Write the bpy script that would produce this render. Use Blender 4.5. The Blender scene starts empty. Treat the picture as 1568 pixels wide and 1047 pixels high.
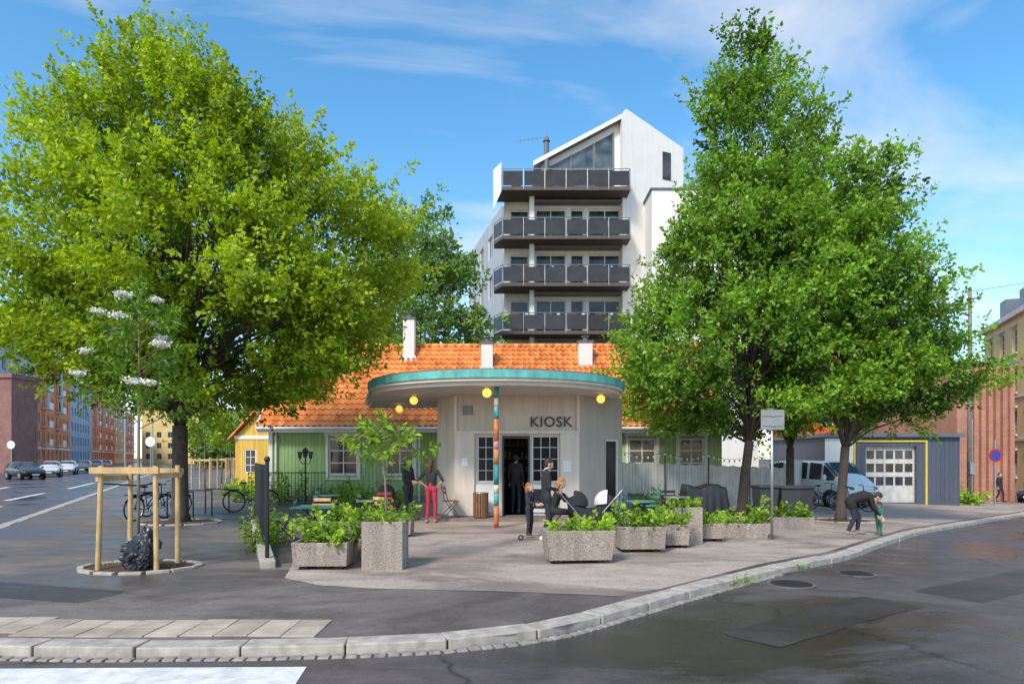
import bpy, bmesh, math, random, time
import numpy as np
from mathutils import Vector, Matrix
from mathutils import noise as MN
random.seed(7); rng=np.random.default_rng(7)
R=math.radians
T0=time.time()
sc=bpy.context.scene
COL=sc.collection
def g(x,y=0): return -0.036*max(0.0,min(x,50.0)-4.0)

# ---------------------------------------------------------------- materials
def nt(name):
    m=bpy.data.materials.new(name); m.use_nodes=True
    t=m.node_tree; return m,t,t.nodes['Principled BSDF']
def N(t,ty,ins=None,**props):
    n=t.nodes.new(ty)
    for k,v in props.items(): setattr(n,k,v)
    if ins:
        for k,v in ins.items(): n.inputs[k].default_value=v
    return n
def ramp(t,src,stops):
    r=N(t,'ShaderNodeValToRGB'); e=r.color_ramp.elements
    while len(e)<len(stops): e.new(0.5)
    for i,(p,c) in enumerate(stops):
        e[i].position=p; e[i].color=(c,c,c,1) if not hasattr(c,'__len__') else (*c,1)
    t.links.new(src,r.inputs['Fac']); return r.outputs['Color']
def mul(t,a,b):
    m=N(t,'ShaderNodeMix',data_type='RGBA',blend_type='MULTIPLY'); m.inputs['Factor'].default_value=1
    t.links.new(a,m.inputs[6]); t.links.new(b,m.inputs[7]); return m.outputs[2]
def mixc(t,f,a,b):
    m=N(t,'ShaderNodeMix',data_type='RGBA')
    if hasattr(f,'default_value'): t.links.new(f,m.inputs['Factor'])
    else: m.inputs['Factor'].default_value=f
    for s,i in ((a,6),(b,7)):
        if hasattr(s,'default_value'): t.links.new(s,m.inputs[i])
        else: m.inputs[i].default_value=(*s,1)
    return m.outputs[2]
def coords(t,sc_=(1,1,1)):
    tc=N(t,'ShaderNodeTexCoord'); mp=N(t,'ShaderNodeMapping'); mp.inputs['Scale'].default_value=sc_
    t.links.new(tc.outputs['Object'],mp.inputs['Vector']); return mp.outputs['Vector']
def noise_(t,vec,scale,detail=4,rough=.55,dist=0):
    n=N(t,'ShaderNodeTexNoise',{'Scale':scale,'Detail':detail,'Roughness':rough,'Distortion':dist})
    t.links.new(vec,n.inputs['Vector']); return n.outputs['Fac']
def bump(t,b,h,st,dist=.02):
    n=N(t,'ShaderNodeBump',{'Strength':st,'Distance':dist}); t.links.new(h,n.inputs['Height'])
    t.links.new(n.outputs['Normal'],b.inputs['Normal'])
def mat(name,c,rough=.6,var=.18,vs=2.5,bm=0,bs=40,metal=0,emit=0,spec=.5,streak=0):
    m,t,b=nt(name); v=coords(t)
    n1=noise_(t,v,vs,6,.6)
    k=ramp(t,n1,[(.3,1-var),(.7,1+var*.6)])
    base=N(t,'ShaderNodeRGB'); base.outputs[0].default_value=(*c,1)
    o=mul(t,base.outputs[0],k)
    if streak:
        n2=noise_(t,coords(t,(3,3,.25)),1.5,5,.6)
        o=mul(t,o,ramp(t,n2,[(.35,1-streak),(.6,1)]))
    t.links.new(o,b.inputs['Base Color'])
    b.inputs['Roughness'].default_value=rough; b.inputs['Metallic'].default_value=metal
    b.inputs['Specular IOR Level'].default_value=spec
    if emit:
        b.inputs['Emission Color'].default_value=(*c,1); b.inputs['Emission Strength'].default_value=emit
    if bm: bump(t,b,noise_(t,v,bs,5,.65),bm,.01)
    return m
def boards(name,c,period=.15,ang=0,rough=.6,horiz=False,gap=.35,wd=.07):
    m,t,b=nt(name); v=coords(t)
    s=N(t,'ShaderNodeSeparateXYZ'); t.links.new(v,s.inputs[0])
    if horiz: src=s.outputs['Z']
    else:
        d=N(t,'ShaderNodeVectorMath',operation='DOT_PRODUCT'); t.links.new(v,d.inputs[0])
        d.inputs[1].default_value=(math.cos(ang),math.sin(ang),0); src=d.outputs['Value']
    q=N(t,'ShaderNodeMath',operation='DIVIDE'); t.links.new(src,q.inputs[0]); q.inputs[1].default_value=period
    fr=N(t,'ShaderNodeMath',operation='FRACT'); t.links.new(q.outputs[0],fr.inputs[0])
    fl=N(t,'ShaderNodeMath',operation='FLOOR'); t.links.new(q.outputs[0],fl.inputs[0])
    wn=N(t,'ShaderNodeTexWhiteNoise',noise_dimensions='1D'); t.links.new(fl.outputs[0],wn.inputs['W'])
    line=ramp(t,fr.outputs[0],[(0,gap),(wd,1),(1-wd,1),(1,gap)])
    base=N(t,'ShaderNodeRGB'); base.outputs[0].default_value=(*c,1)
    o=mul(t,base.outputs[0],line)
    o=mul(t,o,ramp(t,wn.outputs['Value'],[(0,.86),(1,1.06)]))
    o=mul(t,o,ramp(t,noise_(t,coords(t,(4,4,.6)),3,5),[(.3,.82),(.65,1.05)]))
    t.links.new(o,b.inputs['Base Color']); b.inputs['Roughness'].default_value=rough
    bump(t,b,line,.6,.02); return m
def brickm(name,c1,c2,mort,s=1.0):
    m,t,b=nt(name); v=coords(t)
    sp=N(t,'ShaderNodeSeparateXYZ'); t.links.new(v,sp.inputs[0])
    d=N(t,'ShaderNodeVectorMath',operation='DOT_PRODUCT'); t.links.new(v,d.inputs[0])
    d.inputs[1].default_value=(1,1,0)
    cb=N(t,'ShaderNodeCombineXYZ'); t.links.new(d.outputs['Value'],cb.inputs[0]); t.links.new(sp.outputs['Z'],cb.inputs[1])
    br=N(t,'ShaderNodeTexBrick',{'Scale':1/s,'Mortar Size':.012,'Brick Width':.25,'Row Height':.08,'Color1':(*c1,1),'Color2':(*c2,1),'Mortar':(*mort,1)})
    t.links.new(cb.outputs[0],br.inputs['Vector'])
    o=mul(t,br.outputs['Color'],ramp(t,noise_(t,v,.8,6,.65),[(.3,.75),(.7,1.12)]))
    t.links.new(o,b.inputs['Base Color']); b.inputs['Roughness'].default_value=.85
    return m
def ground_mat(name,c,wet,patch,crack=0.0,seed=0,rw=(.25,.75),thr=(.44,.56),spec=.5):
    m,t,b=nt(name); v=coords(t)
    mp=N(t,'ShaderNodeMapping'); mp.inputs['Location'].default_value=(seed*7.3,seed*3.1,0); mp.inputs['Scale'].default_value=(.75,1.25,1); t.links.new(v,mp.inputs['Vector']); v=mp.outputs['Vector']
    big=noise_(t,v,.30,7,.68,.7); mid=noise_(t,v,1.7,6,.7); fine=noise_(t,v,70,3,.8); sp=noise_(t,v,22,4,.7)
    wf=ramp(t,big,[(thr[0],0),(thr[1],1)])
    base=mixc(t,wf,wet,c)
    base=mul(t,base,ramp(t,mid,[(.3,1-patch),(.7,1+patch*.6)]))
    base=mul(t,base,ramp(t,fine,[(.3,.58),(.7,1.34)]))
    base=mul(t,base,ramp(t,sp,[(.35,.80),(.7,1.14)]))
    vo=N(t,'ShaderNodeTexVoronoi',{'Scale':2.3}); t.links.new(v,vo.inputs['Vector'])
    base=mul(t,base,ramp(t,vo.outputs['Distance'],[(.03,.72),(.06,1)]))
    if crack:
        w=N(t,'ShaderNodeTexVoronoi',{'Scale':.35},feature='DISTANCE_TO_EDGE')
        ad=N(t,'ShaderNodeMixRGB',{'Fac':.35}); nn=N(t,'ShaderNodeTexNoise',{'Scale':1.5,'Detail':5})
        t.links.new(v,nn.inputs['Vector']); t.links.new(v,ad.inputs[1]); t.links.new(nn.outputs['Color'],ad.inputs[2]); t.links.new(ad.outputs[0],w.inputs['Vector'])
        base=mul(t,base,ramp(t,w.outputs['Distance'],[(.0,1-crack),(.006,1)]))
    t.links.new(base,b.inputs['Base Color'])
    rr=mul(t,mixc(t,wf,(rw[0],)*3,(rw[1],)*3),ramp(t,sp,[(.3,.85),(.7,1.15)]))
    t.links.new(rr,b.inputs['Roughness']); b.inputs['Specular IOR Level'].default_value=spec
    bump(t,b,fine,.25,.010); return m
def leafm(name,dark,light,tr=.35):
    m,t,b=nt(name); t.nodes.remove(b)
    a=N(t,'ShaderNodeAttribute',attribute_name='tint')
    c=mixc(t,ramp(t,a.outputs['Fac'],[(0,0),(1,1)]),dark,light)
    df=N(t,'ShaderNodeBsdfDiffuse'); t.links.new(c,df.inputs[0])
    tl=N(t,'ShaderNodeBsdfTranslucent'); 
    hs=N(t,'ShaderNodeHueSaturation',{'Saturation':1.05,'Value':1.4,'Hue':.49}); t.links.new(c,hs.inputs['Color']); t.links.new(hs.outputs[0],tl.inputs[0])
    mx=N(t,'ShaderNodeMixShader',{'Fac':tr}); t.links.new(df.outputs[0],mx.inputs[1]); t.links.new(tl.outputs[0],mx.inputs[2])
    gl=N(t,'ShaderNodeBsdfGlossy',{'Roughness':.45}); m2=N(t,'ShaderNodeMixShader',{'Fac':.025}); t.links.new(mx.outputs[0],m2.inputs[1]); t.links.new(gl.outputs[0],m2.inputs[2])
    t.links.new(m2.outputs[0],t.nodes['Material Output'].inputs['Surface']); return m
def glassm(name,c=(.03,.035,.04),rough=.06,spec=.8):
    m,t,b=nt(name); v=coords(t)
    o=mixc(t,ramp(t,noise_(t,v,.9,2),[(.4,0),(.6,1)]),c,tuple(min(1,k*2.6+.01) for k in c))
    t.links.new(o,b.inputs['Base Color']); b.inputs['Roughness'].default_value=rough
    b.inputs['Specular IOR Level'].default_value=spec
    bump(t,b,noise_(t,v,1.2,2),.12,.02); return m

M={}
M['road']=ground_mat('road_asphalt',(.125,.102,.098),(.046,.038,.038),.32,.65,1,(.10,.62),(.42,.56))
M['patch']=ground_mat('repair_asphalt',(.085,.07,.068),(.05,.042,.042),.25,.2,5,(.3,.7),(.42,.60),.35)
M['pave']=ground_mat('pavement_asphalt',(.225,.190,.175),(.115,.096,.090),.24,.35,2,(.33,.85),(.43,.58),.25)
M['fore']=ground_mat('forecourt_asphalt',(.50,.405,.345),(.31,.245,.21),.22,.2,3,(.40,.9),(.42,.56),.28)
M['soil']=mat('soil',(.09,.055,.035),.95,.4,8,.8,40)
M['base']=mat('terrain',(.12,.11,.10),.9,.2,.3)
M['paint']=mat('road_paint',(.76,.75,.73),.6,.3,7,.2,80)
M['granite']=mat('granite_kerb',(.50,.44,.375),.8,.35,6,.7,90,streak=.15)
M['cobble']=mat('granite_cobble',(.31,.275,.24),.75,.45,9,.5,60)
M['slab']=mat('paving_slab',(.50,.41,.32),.85,.3,3,.4,90)
M['concp']=mat('exposed_aggregate',(.42,.345,.285),.9,.6,42,.9,60,streak=.3)
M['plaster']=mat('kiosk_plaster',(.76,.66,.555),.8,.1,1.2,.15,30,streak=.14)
M['plaster_front_shade']=mat('kiosk_plaster_front_shade',(.64,.555,.475),.8,.1,1.2,.15,30,streak=.18)  # same plaster, toned down: shading between kiosk faces is put into the colour
M['plaster_side_shade']=mat('kiosk_plaster_side_shade',(.52,.46,.40),.8,.08,1.2,.15,30,streak=.12)  # darkest copy of the plaster: shade of the angled right face painted in
M['ceil']=mat('canopy_ceiling',(.64,.565,.485),.8,.12,1.5)
M['teal']=mat('teal_fascia',(.15,.52,.47),.55,.25,3,streak=.3)
M['white']=mat('white_paint',(.80,.78,.75),.55,.08,3)
M['tower']=mat('white_render',(.82,.795,.76),.75,.06,.8,streak=.06)
M['black']=mat('black_paint',(.018,.018,.02),.4,.2,5)
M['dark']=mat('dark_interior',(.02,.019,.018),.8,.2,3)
M['steel']=mat('galvanised_steel',(.42,.43,.44),.4,.15,8,metal=.8)
M['wood']=mat('raw_pine',(.68,.44,.20),.7,.25,6,.3,40,streak=.25)
M['woodd']=mat('stained_wood',(.22,.11,.05),.6,.25,6)
M['green']=boards('green_boards',(.36,.53,.22),.145)
M['yellow']=boards('yellow_boards',(.80,.48,.08),.145)
M['fence']=mat('fence_paint',(.66,.64,.60),.75,.18,3,streak=.2)
M['slate']=boards('slate_cladding',(.09,.105,.145),.22)
M['slateb']=boards('blue_cladding',(.28,.40,.56),.6,-1.14)
M['orangeb']=mat('orange_render',(.78,.26,.11),.85,.1,.5)
M['brickd']=brickm('dark_red_brick',(.34,.12,.09),(.24,.085,.07),(.28,.22,.2))
M['bricko']=brickm('orange_brick',(.56,.20,.11),(.44,.14,.085),(.42,.30,.24))
M['redr']=mat('red_render',(.66,.12,.04),.85,.15,.6)
M['ochre']=mat('ochre_render',(.80,.60,.26),.85,.1,.6,streak=.1)
M['glass']=glassm('window_glass',(.025,.027,.03),.08,.45)
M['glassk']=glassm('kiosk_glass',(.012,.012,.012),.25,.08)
M['glassl']=glassm('pale_glass',(.045,.06,.068),.08,.4)
M['zinc']=mat('roof_metal',(.16,.17,.19),.45,.1,2,metal=.3)
M['rubber']=mat('rubber',(.02,.02,.02),.8)
M['bulb']=mat('lamp_bulb',(1.0,.60,.10),.4,0,1,emit=1.2)
M['bark']=mat('tree_bark',(.09,.07,.055),.95,.4,10,1,25)
M['barkl']=mat('young_bark',(.25,.19,.14),.9,.3,10,.5,25)
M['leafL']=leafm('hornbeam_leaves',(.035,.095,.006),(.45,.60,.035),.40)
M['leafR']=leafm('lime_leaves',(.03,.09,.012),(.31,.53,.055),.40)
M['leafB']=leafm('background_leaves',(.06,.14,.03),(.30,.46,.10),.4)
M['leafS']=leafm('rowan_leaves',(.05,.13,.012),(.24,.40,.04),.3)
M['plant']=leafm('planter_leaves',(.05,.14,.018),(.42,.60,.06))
M['flower']=leafm('white_blossom',(.82,.80,.68),(.9,.88,.82),.15)
M['litter']=leafm('leaf_litter',(.10,.08,.03),(.45,.38,.14),.1)
def tilem():
    m,t,b=nt('clay_tiles'); v=coords(t)
    mp=N(t,'ShaderNodeVectorMath',operation='SNAP'); t.links.new(v,mp.inputs[0]); mp.inputs[1].default_value=(.24,.26,10)
    wn=N(t,'ShaderNodeTexWhiteNoise'); t.links.new(mp.outputs[0],wn.inputs['Vector'])
    o=mixc(t,wn.outputs['Value'],(.66,.20,.05),(.92,.38,.11))
    o=mul(t,o,ramp(t,noise_(t,v,.7,6,.7),[(.3,.78),(.65,1.05)]))
    t.links.new(o,b.inputs['Base Color']); b.inputs['Roughness'].default_value=.7; return m
M['tile']=tilem()

# ---------------------------------------------------------------- mesh builder
class MB:
    def __init__(s): s.v=[]; s.f=[]; s.M=Matrix.Identity(4)
    def add(s,vs,fs):
        k=len(s.v); s.v+= [tuple(s.M@Vector(p)) for p in vs]; s.f+=[tuple(i+k for i in f) for f in fs]
    def box(s,x0,x1,y0,y1,z0,z1,rz=0,c=None):
        vs=[(x,y,z) for z in (z0,z1) for y in (y0,y1) for x in (x0,x1)]
        if rz:
            c=c or ((x0+x1)/2,(y0+y1)/2); ca,sa=math.cos(rz),math.sin(rz)
            vs=[(c[0]+(x-c[0])*ca-(y-c[1])*sa,c[1]+(x-c[0])*sa+(y-c[1])*ca,z) for x,y,z in vs]
        s.add(vs,[(0,2,3,1),(4,5,7,6),(0,1,5,4),(2,6,7,3),(0,4,6,2),(1,3,7,5)])
    def frus(s,c,w0,d0,w1,d1,z0,z1,rz=0):
        ca,sa=math.cos(rz),math.sin(rz); vs=[]
        for w,d,z in ((w0,d0,z0),(w1,d1,z1)):
            for a,b in ((-1,-1),(1,-1),(1,1),(-1,1)):
                x,y=a*w/2,b*d/2; vs.append((c[0]+x*ca-y*sa,c[1]+x*sa+y*ca,z))
        s.add(vs,[(3,2,1,0),(4,5,6,7),(0,1,5,4),(1,2,6,5),(2,3,7,6),(3,0,4,7)])
    def tube(s,pts,r,n=8,closed=False):
        pts=[Vector(p) for p in pts]; m=len(pts); rs=r if hasattr(r,'__len__') else [r]*m
        vs=[];fs=[]; prev=None
        for i,p in enumerate(pts):
            if closed: d=pts[(i+1)%m]-pts[i-1]
            else: d=pts[min(i+1,m-1)]-pts[max(i-1,0)]
            d.normalize()
            if prev is None: a=d.orthogonal().normalized()
            else:
                a=prev-d*prev.dot(d)
                if a.length<1e-5: a=d.orthogonal()
                a.normalize()
            prev=a; b=d.cross(a)
            for j in range(n):
                q=2*math.pi*j/n; vs.append(p+(a*math.cos(q)+b*math.sin(q))*rs[i])
        for i in range(m if closed else m-1):
            i2=(i+1)%m
            for j in range(n): fs.append((i*n+j,i*n+(j+1)%n,i2*n+(j+1)%n,i2*n+j))
        if not closed: fs.append(tuple(range(n))[::-1]); fs.append(tuple((m-1)*n+j for j in range(n)))
        s.add(vs,fs)
    def cyl(s,a,b,r,r2=None,n=16): s.tube([a,b],[r,r if r2 is None else r2],n)
    def ell(s,c,r,n=12,m=8):
        if not hasattr(r,'__len__'): r=(r,r,r)
        vs=[(c[0],c[1],c[2]-r[2])]
        for i in range(1,m):
            p=-math.pi/2+math.pi*i/m
            for j in range(n):
                q=2*math.pi*j/n; vs.append((c[0]+r[0]*math.cos(p)*math.cos(q),c[1]+r[1]*math.cos(p)*math.sin(q),c[2]+r[2]*math.sin(p)))
        vs.append((c[0],c[1],c[2]+r[2])); e=len(vs)-1; fs=[]
        for j in range(n):
            fs.append((0,1+(j+1)%n,1+j)); fs.append((e,1+(m-2)*n+j,1+(m-2)*n+(j+1)%n))
        for i in range(m-2):
            for j in range(n): fs.append((1+i*n+j,1+i*n+(j+1)%n,1+(i+1)*n+(j+1)%n,1+(i+1)*n+j))
        s.add(vs,fs)
    def prism(s,poly,z0,z1):
        n=len(poly); vs=[(x,y,z0) for x,y in poly]+[(x,y,z1) for x,y in poly]
        s.add(vs,[tuple(range(n))[::-1],tuple(range(n,2*n))]+[(i,(i+1)%n,n+(i+1)%n,n+i) for i in range(n)])
    def quad(s,*p): s.add(p,[tuple(range(len(p)))])
def circ(c,r,ax='y',n=24):
    o=[]
    for j in range(n):
        q=2*math.pi*j/n; a,b=r*math.cos(q),r*math.sin(q)
        o.append((c[0]+a,c[1],c[2]+b) if ax=='y' else ((c[0],c[1]+a,c[2]+b) if ax=='x' else (c[0]+a,c[1]+b,c[2])))
    return o
def link(name,me,parent=None):
    ob=bpy.data.objects.new(name,me); COL.objects.link(ob)
    if parent: ob.parent=parent
    return ob
class Obj:
    def __init__(s,name,loc=(0,0,0),rot=0,scale=1):
        s.e=bpy.data.objects.new(name,None); COL.objects.link(s.e); s.e.empty_display_size=.2
        s.e.location=loc; s.e.rotation_euler=(0,0,rot); s.e.scale=(scale,)*3; s.ps={}
    def p(s,name,mat_,smooth=False,bev=0,sub=0):
        if name not in s.ps: s.ps[name]=(MB(),mat_,smooth,bev,sub)
        return s.ps[name][0]
    def end(s):
        for nm,(mb,mt,sm,bv,sub) in s.ps.items():
            if not mb.v: continue
            me=bpy.data.meshes.new(nm); me.from_pydata(mb.v,[],mb.f)
            bm=bmesh.new(); bm.from_mesh(me); bmesh.ops.recalc_face_normals(bm,faces=bm.faces); bm.to_mesh(me); bm.free()
            me.materials.append(M[mt] if isinstance(mt,str) else mt)
            if sm: me.polygons.foreach_set('use_smooth',[True]*len(me.polygons))
            ob=link(nm,me,s.e)
            if bv:
                b=ob.modifiers.new('b','BEVEL'); b.width=bv; b.segments=2; b.limit_method='ANGLE'
            if sub:
                b=ob.modifiers.new('s','SUBSURF'); b.levels=sub; b.render_levels=sub
        return s.e
def window(O,Mx,s0,s1,z0,z1,nx,nz,frame='white',glass='glass',rec=.1,fw=.06,mw=.03,tag=''):
    fr=O.p('window_frames'+tag,frame); gl=O.p('window_glass'+tag,glass); fr.M=Mx; gl.M=Mx
    gl.quad((s0,rec,z0),(s1,rec,z0),(s1,rec,z1),(s0,rec,z1))
    a,b=rec-.045,rec+.01
    fr.box(s0,s0+fw,a,b,z0,z1); fr.box(s1-fw,s1,a,b,z0,z1)
    fr.box(s0+fw,s1-fw,a,b,z0,z0+fw); fr.box(s0+fw,s1-fw,a,b,z1-fw,z1)
    for i in range(1,nx):
        x=s0+(s1-s0)*i/nx; fr.box(x-mw/2,x+mw/2,a+.03,b,z0+fw,z1-fw)
    for i in range(1,nz):
        z=z0+(z1-z0)*i/nz; fr.box(s0+fw,s1-fw,a+.033,b,z-mw/2,z+mw/2)
    fr.M=Matrix.Identity(4); gl.M=Matrix.Identity(4)
def facade(O,org,ang,w,z0,z1,ops,wall,depth=6,rec=.12,frame='white',glass='glass',part='walls',fw=.06,mw=.03,closed=True,tag=''):
    Mx=Matrix.Translation(org)@Matrix.Rotation(ang,4,'Z')
    wl=O.p(part,wall); wl.M=Mx
    xs=sorted(set([0,w]+[o[0] for o in ops]+[o[1] for o in ops])); zs=sorted(set([z0,z1]+[o[2] for o in ops]+[o[3] for o in ops]))
    for i in range(len(xs)-1):
        for j in range(len(zs)-1):
            cx,cz=(xs[i]+xs[i+1])/2,(zs[j]+zs[j+1])/2
            if any(o[0]<cx<o[1] and o[2]<cz<o[3] for o in ops): continue
            wl.quad((xs[i],0,zs[j]),(xs[i+1],0,zs[j]),(xs[i+1],0,zs[j+1]),(xs[i],0,zs[j+1]))
    for o in ops:
        a,b,c,d=o[:4]
        wl.quad((a,0,c),(a,rec,c),(a,rec,d),(a,0,d)); wl.quad((b,0,c),(b,rec,c),(b,rec,d),(b,0,d))
        wl.quad((a,0,c),(b,0,c),(b,rec,c),(a,rec,c)); wl.quad((a,0,d),(b,0,d),(b,rec,d),(a,rec,d))
    if closed:
        wl.quad((0,0,z0),(0,depth,z0),(0,depth,z1),(0,0,z1)); wl.quad((w,0,z0),(w,depth,z0),(w,depth,z1),(w,0,z1))
        wl.quad((0,depth,z0),(w,depth,z0),(w,depth,z1),(0,depth,z1)); wl.quad((0,0,z1),(w,0,z1),(w,depth,z1),(0,depth,z1))
    wl.M=Matrix.Identity(4)
    for o in ops:
        if len(o)>4 and o[4]: window(O,Mx,o[0],o[1],o[2],o[3],o[4],o[5],frame,glass,rec-.01,fw,mw,tag)
    return Mx
def sheet(name,poly,off,mt):
    bm=bmesh.new(); vs=[bm.verts.new((x,y,0)) for x,y in poly]; bm.faces.new(vs)
    bmesh.ops.triangulate(bm,faces=bm.faces[:])
    for cx in (4,50):
        bmesh.ops.bisect_plane(bm,geom=bm.verts[:]+bm.edges[:]+bm.faces[:],plane_co=(cx,0,0),plane_no=(1,0,0))
    for v in bm.verts: v.co.z=g(v.co.x)+off
    bmesh.ops.recalc_face_normals(bm,faces=bm.faces)
    for f in bm.faces:
        if f.normal.z<0: f.normal_flip()
    me=bpy.data.meshes.new(name); bm.to_mesh(me); bm.free(); me.materials.append(M[mt]); return link(name,me)

# ---------------------------------------------------------------- people
def vox(prims,labs,mats,voxel,sm=3):
    mb=MB()
    for P in prims:
        if P[0]=='c':
            _,a,b,ra,rb=P; a,b=Vector(a),Vector(b)
            if (b-a).length>1e-4: mb.cyl(a,b,ra,rb,12)
            mb.ell(a,ra,12,8); mb.ell(b,rb,12,8)
        else: mb.ell(P[1],P[2],16,12)
    me=bpy.data.meshes.new('t'); me.from_pydata(mb.v,[],mb.f)
    bm=bmesh.new(); bm.from_mesh(me); bmesh.ops.recalc_face_normals(bm,faces=bm.faces); bm.to_mesh(me); bm.free()
    ob=link('t',me); r=ob.modifiers.new('r','REMESH'); r.mode='VOXEL'; r.voxel_size=voxel; r.use_smooth_shade=True
    s=ob.modifiers.new('s','SMOOTH'); s.factor=.5; s.iterations=sm
    dg=bpy.context.evaluated_depsgraph_get(); m2=bpy.data.meshes.new_from_object(ob.evaluated_get(dg))
    bpy.data.objects.remove(ob); bpy.data.meshes.remove(me)
    m2.materials.clear()
    for q in mats: m2.materials.append(q)
    n=len(m2.polygons); c=np.empty(n*3); m2.polygons.foreach_get('center',c); c=c.reshape(-1,3)
    best=np.full(n,1e9); idx=np.zeros(n,int)
    for P,l in zip(prims,labs):
        if P[0]=='c':
            a,b=np.array(P[1]),np.array(P[2]); d=b-a; L=max(1e-9,d@d); tt=np.clip((c-a)@d/L,0,1)
            ds=np.linalg.norm(c-(a+tt[:,None]*d),axis=1)-(P[3]+(P[4]-P[3])*tt)
        else:
            rr=np.array(P[2]); ds=(np.linalg.norm((c-np.array(P[1]))/rr,axis=1)-1)*rr.min()
        k=ds<best; best[k]=ds[k]; idx[k]=l
    m2.polygons.foreach_set('material_index',idx.astype(np.int32)); m2.polygons.foreach_set('use_smooth',[True]*n)
    return m2
CL={}
def cloth(c,rough=.85):
    k=tuple(c)
    if k not in CL: CL[k]=mat('cloth',c,rough,.25,9,.4,50)
    return CL[k]
SKIN=mat('skin',(.58,.35,.26),.55,.08,8); LIP=mat('lips',(.40,.12,.10),.5); EYE=mat('eyes',(.75,.73,.7),.3)
def person(name,loc,rot,top,pants,shoe,hair,J=None,s=1,hs=1,long=False,bare=False,yaw=0,pitch=0,coat=0,w=1):
    D=dict(pelvis=(0,0,.95),waist=(0,0,1.08),chest=(0,0,1.28),neck=(0,.01,1.47),head=(0,-.02,1.61),
      shL=(.17,0,1.41),shR=(-.17,0,1.41),elL=(.22,.04,1.13),elR=(-.22,.04,1.13),wrL=(.21,-.04,.89),wrR=(-.21,-.04,.89),
      hiL=(.09,0,.92),hiR=(-.09,0,.92),knL=(.10,-.03,.5),knR=(-.10,-.03,.5),anL=(.10,.02,.085),anR=(-.10,.02,.085))
    if J: D.update(J)
    D={k:Vector(v) for k,v in D.items()}
    D.setdefault('toL',D['anL']+Vector((.02,-.17,-.045))); D.setdefault('toR',D['anR']+Vector((-.02,-.17,-.045)))
    pr=[];lb=[]
    def c(a,b,ra,rb,l): pr.append(('c',tuple(a),tuple(b),ra*w,rb*w)); lb.append(l)
    TOP,PAN,SHO,SK=0,1,2,3
    for S in 'LR':
        sh=D['sh'+S]; ch=D['chest'].lerp(sh,.42); wa=D['waist'].lerp(D['hi'+S],.45)
        c(wa,ch,.092,.10,TOP); c(ch,D['neck'].lerp(sh,.45),.09,.055,TOP)
        c(D['hi'+S],wa,.098,.09,PAN if not coat else TOP)
        c(D['neck'].lerp(sh,.3),sh,.05,.058,TOP)
        c(sh,D['el'+S],.054,.042,TOP)
        c(D['el'+S],D['el'+S].lerp(D['wr'+S],.93),.041,.028,SK if bare else TOP)
        c(D['el'+S].lerp(D['wr'+S],.9),D['wr'+S],.026,.024,SK)
        c(D['hi'+S],D['kn'+S],.088,.058,PAN); c(D['kn'+S],D['an'+S].lerp(D['kn'+S],.1),.057,.042,PAN)
        if coat: c(D['hi'+S],D['hi'+S].lerp(D['kn'+S],coat),.105,.10,TOP)
        c(D['an'+S]+Vector((0,.03,-.035)),D['to'+S],.042,.034,SHO); c(D['an'+S],D['an'+S]+Vector((0,0,-.03)),.042,.045,SHO)
    c(D['pelvis'],D['waist'],.10,.095,PAN if not coat else TOP); c(D['waist'],D['chest'],.09,.11,TOP); c(D['chest'],D['neck'],.10,.05,TOP)
    c(D['neck'],D['head']+(D['neck']-D['head'])*.3,.052,.048,SK)
    e=bpy.data.objects.new(name,None); COL.objects.link(e); e.location=loc; e.rotation_euler=(0,0,rot); e.scale=(s,s,s)
    link('body',vox(pr,lb,[cloth(top),cloth(pants),cloth(shoe,.5),SKIN],.014),e)
    hp=[('e',(0,.01,.03),(.074,.093,.088)),('e',(0,-.018,-.04),(.055,.068,.072)),('c',(0,-.083,.0),(0,-.104,-.022),.011,.015),('e',(.077,.012,-.01),(.011,.02,.03)),('e',(-.077,.012,-.01),(.011,.02,.03)),
        ('e',(0,-.086,-.052),(.024,.010,.008)),('e',(.03,-.078,.006),(.014,.01,.009)),('e',(-.03,-.078,.006),(.014,.01,.009)),('c',(.018,-.083,.028),(.043,-.078,.028),.005,.004),('c',(-.018,-.083,.028),(-.043,-.078,.028),.005,.004)]
    hl=[0,0,0,0,0,1,2,2,3,3]
    HM=cloth(hair,.6)
    he=bpy.data.objects.new('head',None); COL.objects.link(he); he.parent=e; he.location=D['head']; he.rotation_euler=(pitch,0,yaw); he.scale=(hs,)*3
    link('face',vox(hp,hl,[SKIN,LIP,EYE,HM],.006,2),he)
    hh=[('e',(0,.03,.055),(.084,.096,.082)),('e',(0,.06,-.01),(.078,.055,.085))]
    if long: hh+=[('c',(0,.085,-.02),(.01,.10,-.22),.065,.035),('c',(.06,.04,-.0),(.06,.06,-.16),.03,.02),('c',(-.06,.04,-.0),(-.06,.06,-.16),.03,.02)]
    link('hair',vox(hh,[0]*len(hh),[HM],.009,2),he)
    for S in 'LR':
        W=D['wr'+S]; d=(W-D['el'+S]).normalized(); lat=d.cross(Vector((1,0,0) if abs(d.x)<.8 else (0,1,0))).normalized(); nr=d.cross(lat)
        if S=='L': nr=-nr
        pp=[]
        for i,(o,L) in enumerate(((-.03,.072),(-.01,.082),(.011,.077),(.03,.058))):
            k=W+d*.085+lat*o*.95; pp.append(('c',tuple(W+d*.005+lat*o*.6),tuple(k),.014,.0125))
            m1=k+d*L*.45+nr*.008; m2=m1+(d*.8+nr*.6).normalized()*L*.3; m3=m2+(d*.5+nr*.85).normalized()*L*.28
            pp+= [('c',tuple(k),tuple(m1),.0105,.009),('c',tuple(m1),tuple(m2),.009,.008),('c',tuple(m2),tuple(m3),.008,.007)]
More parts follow.
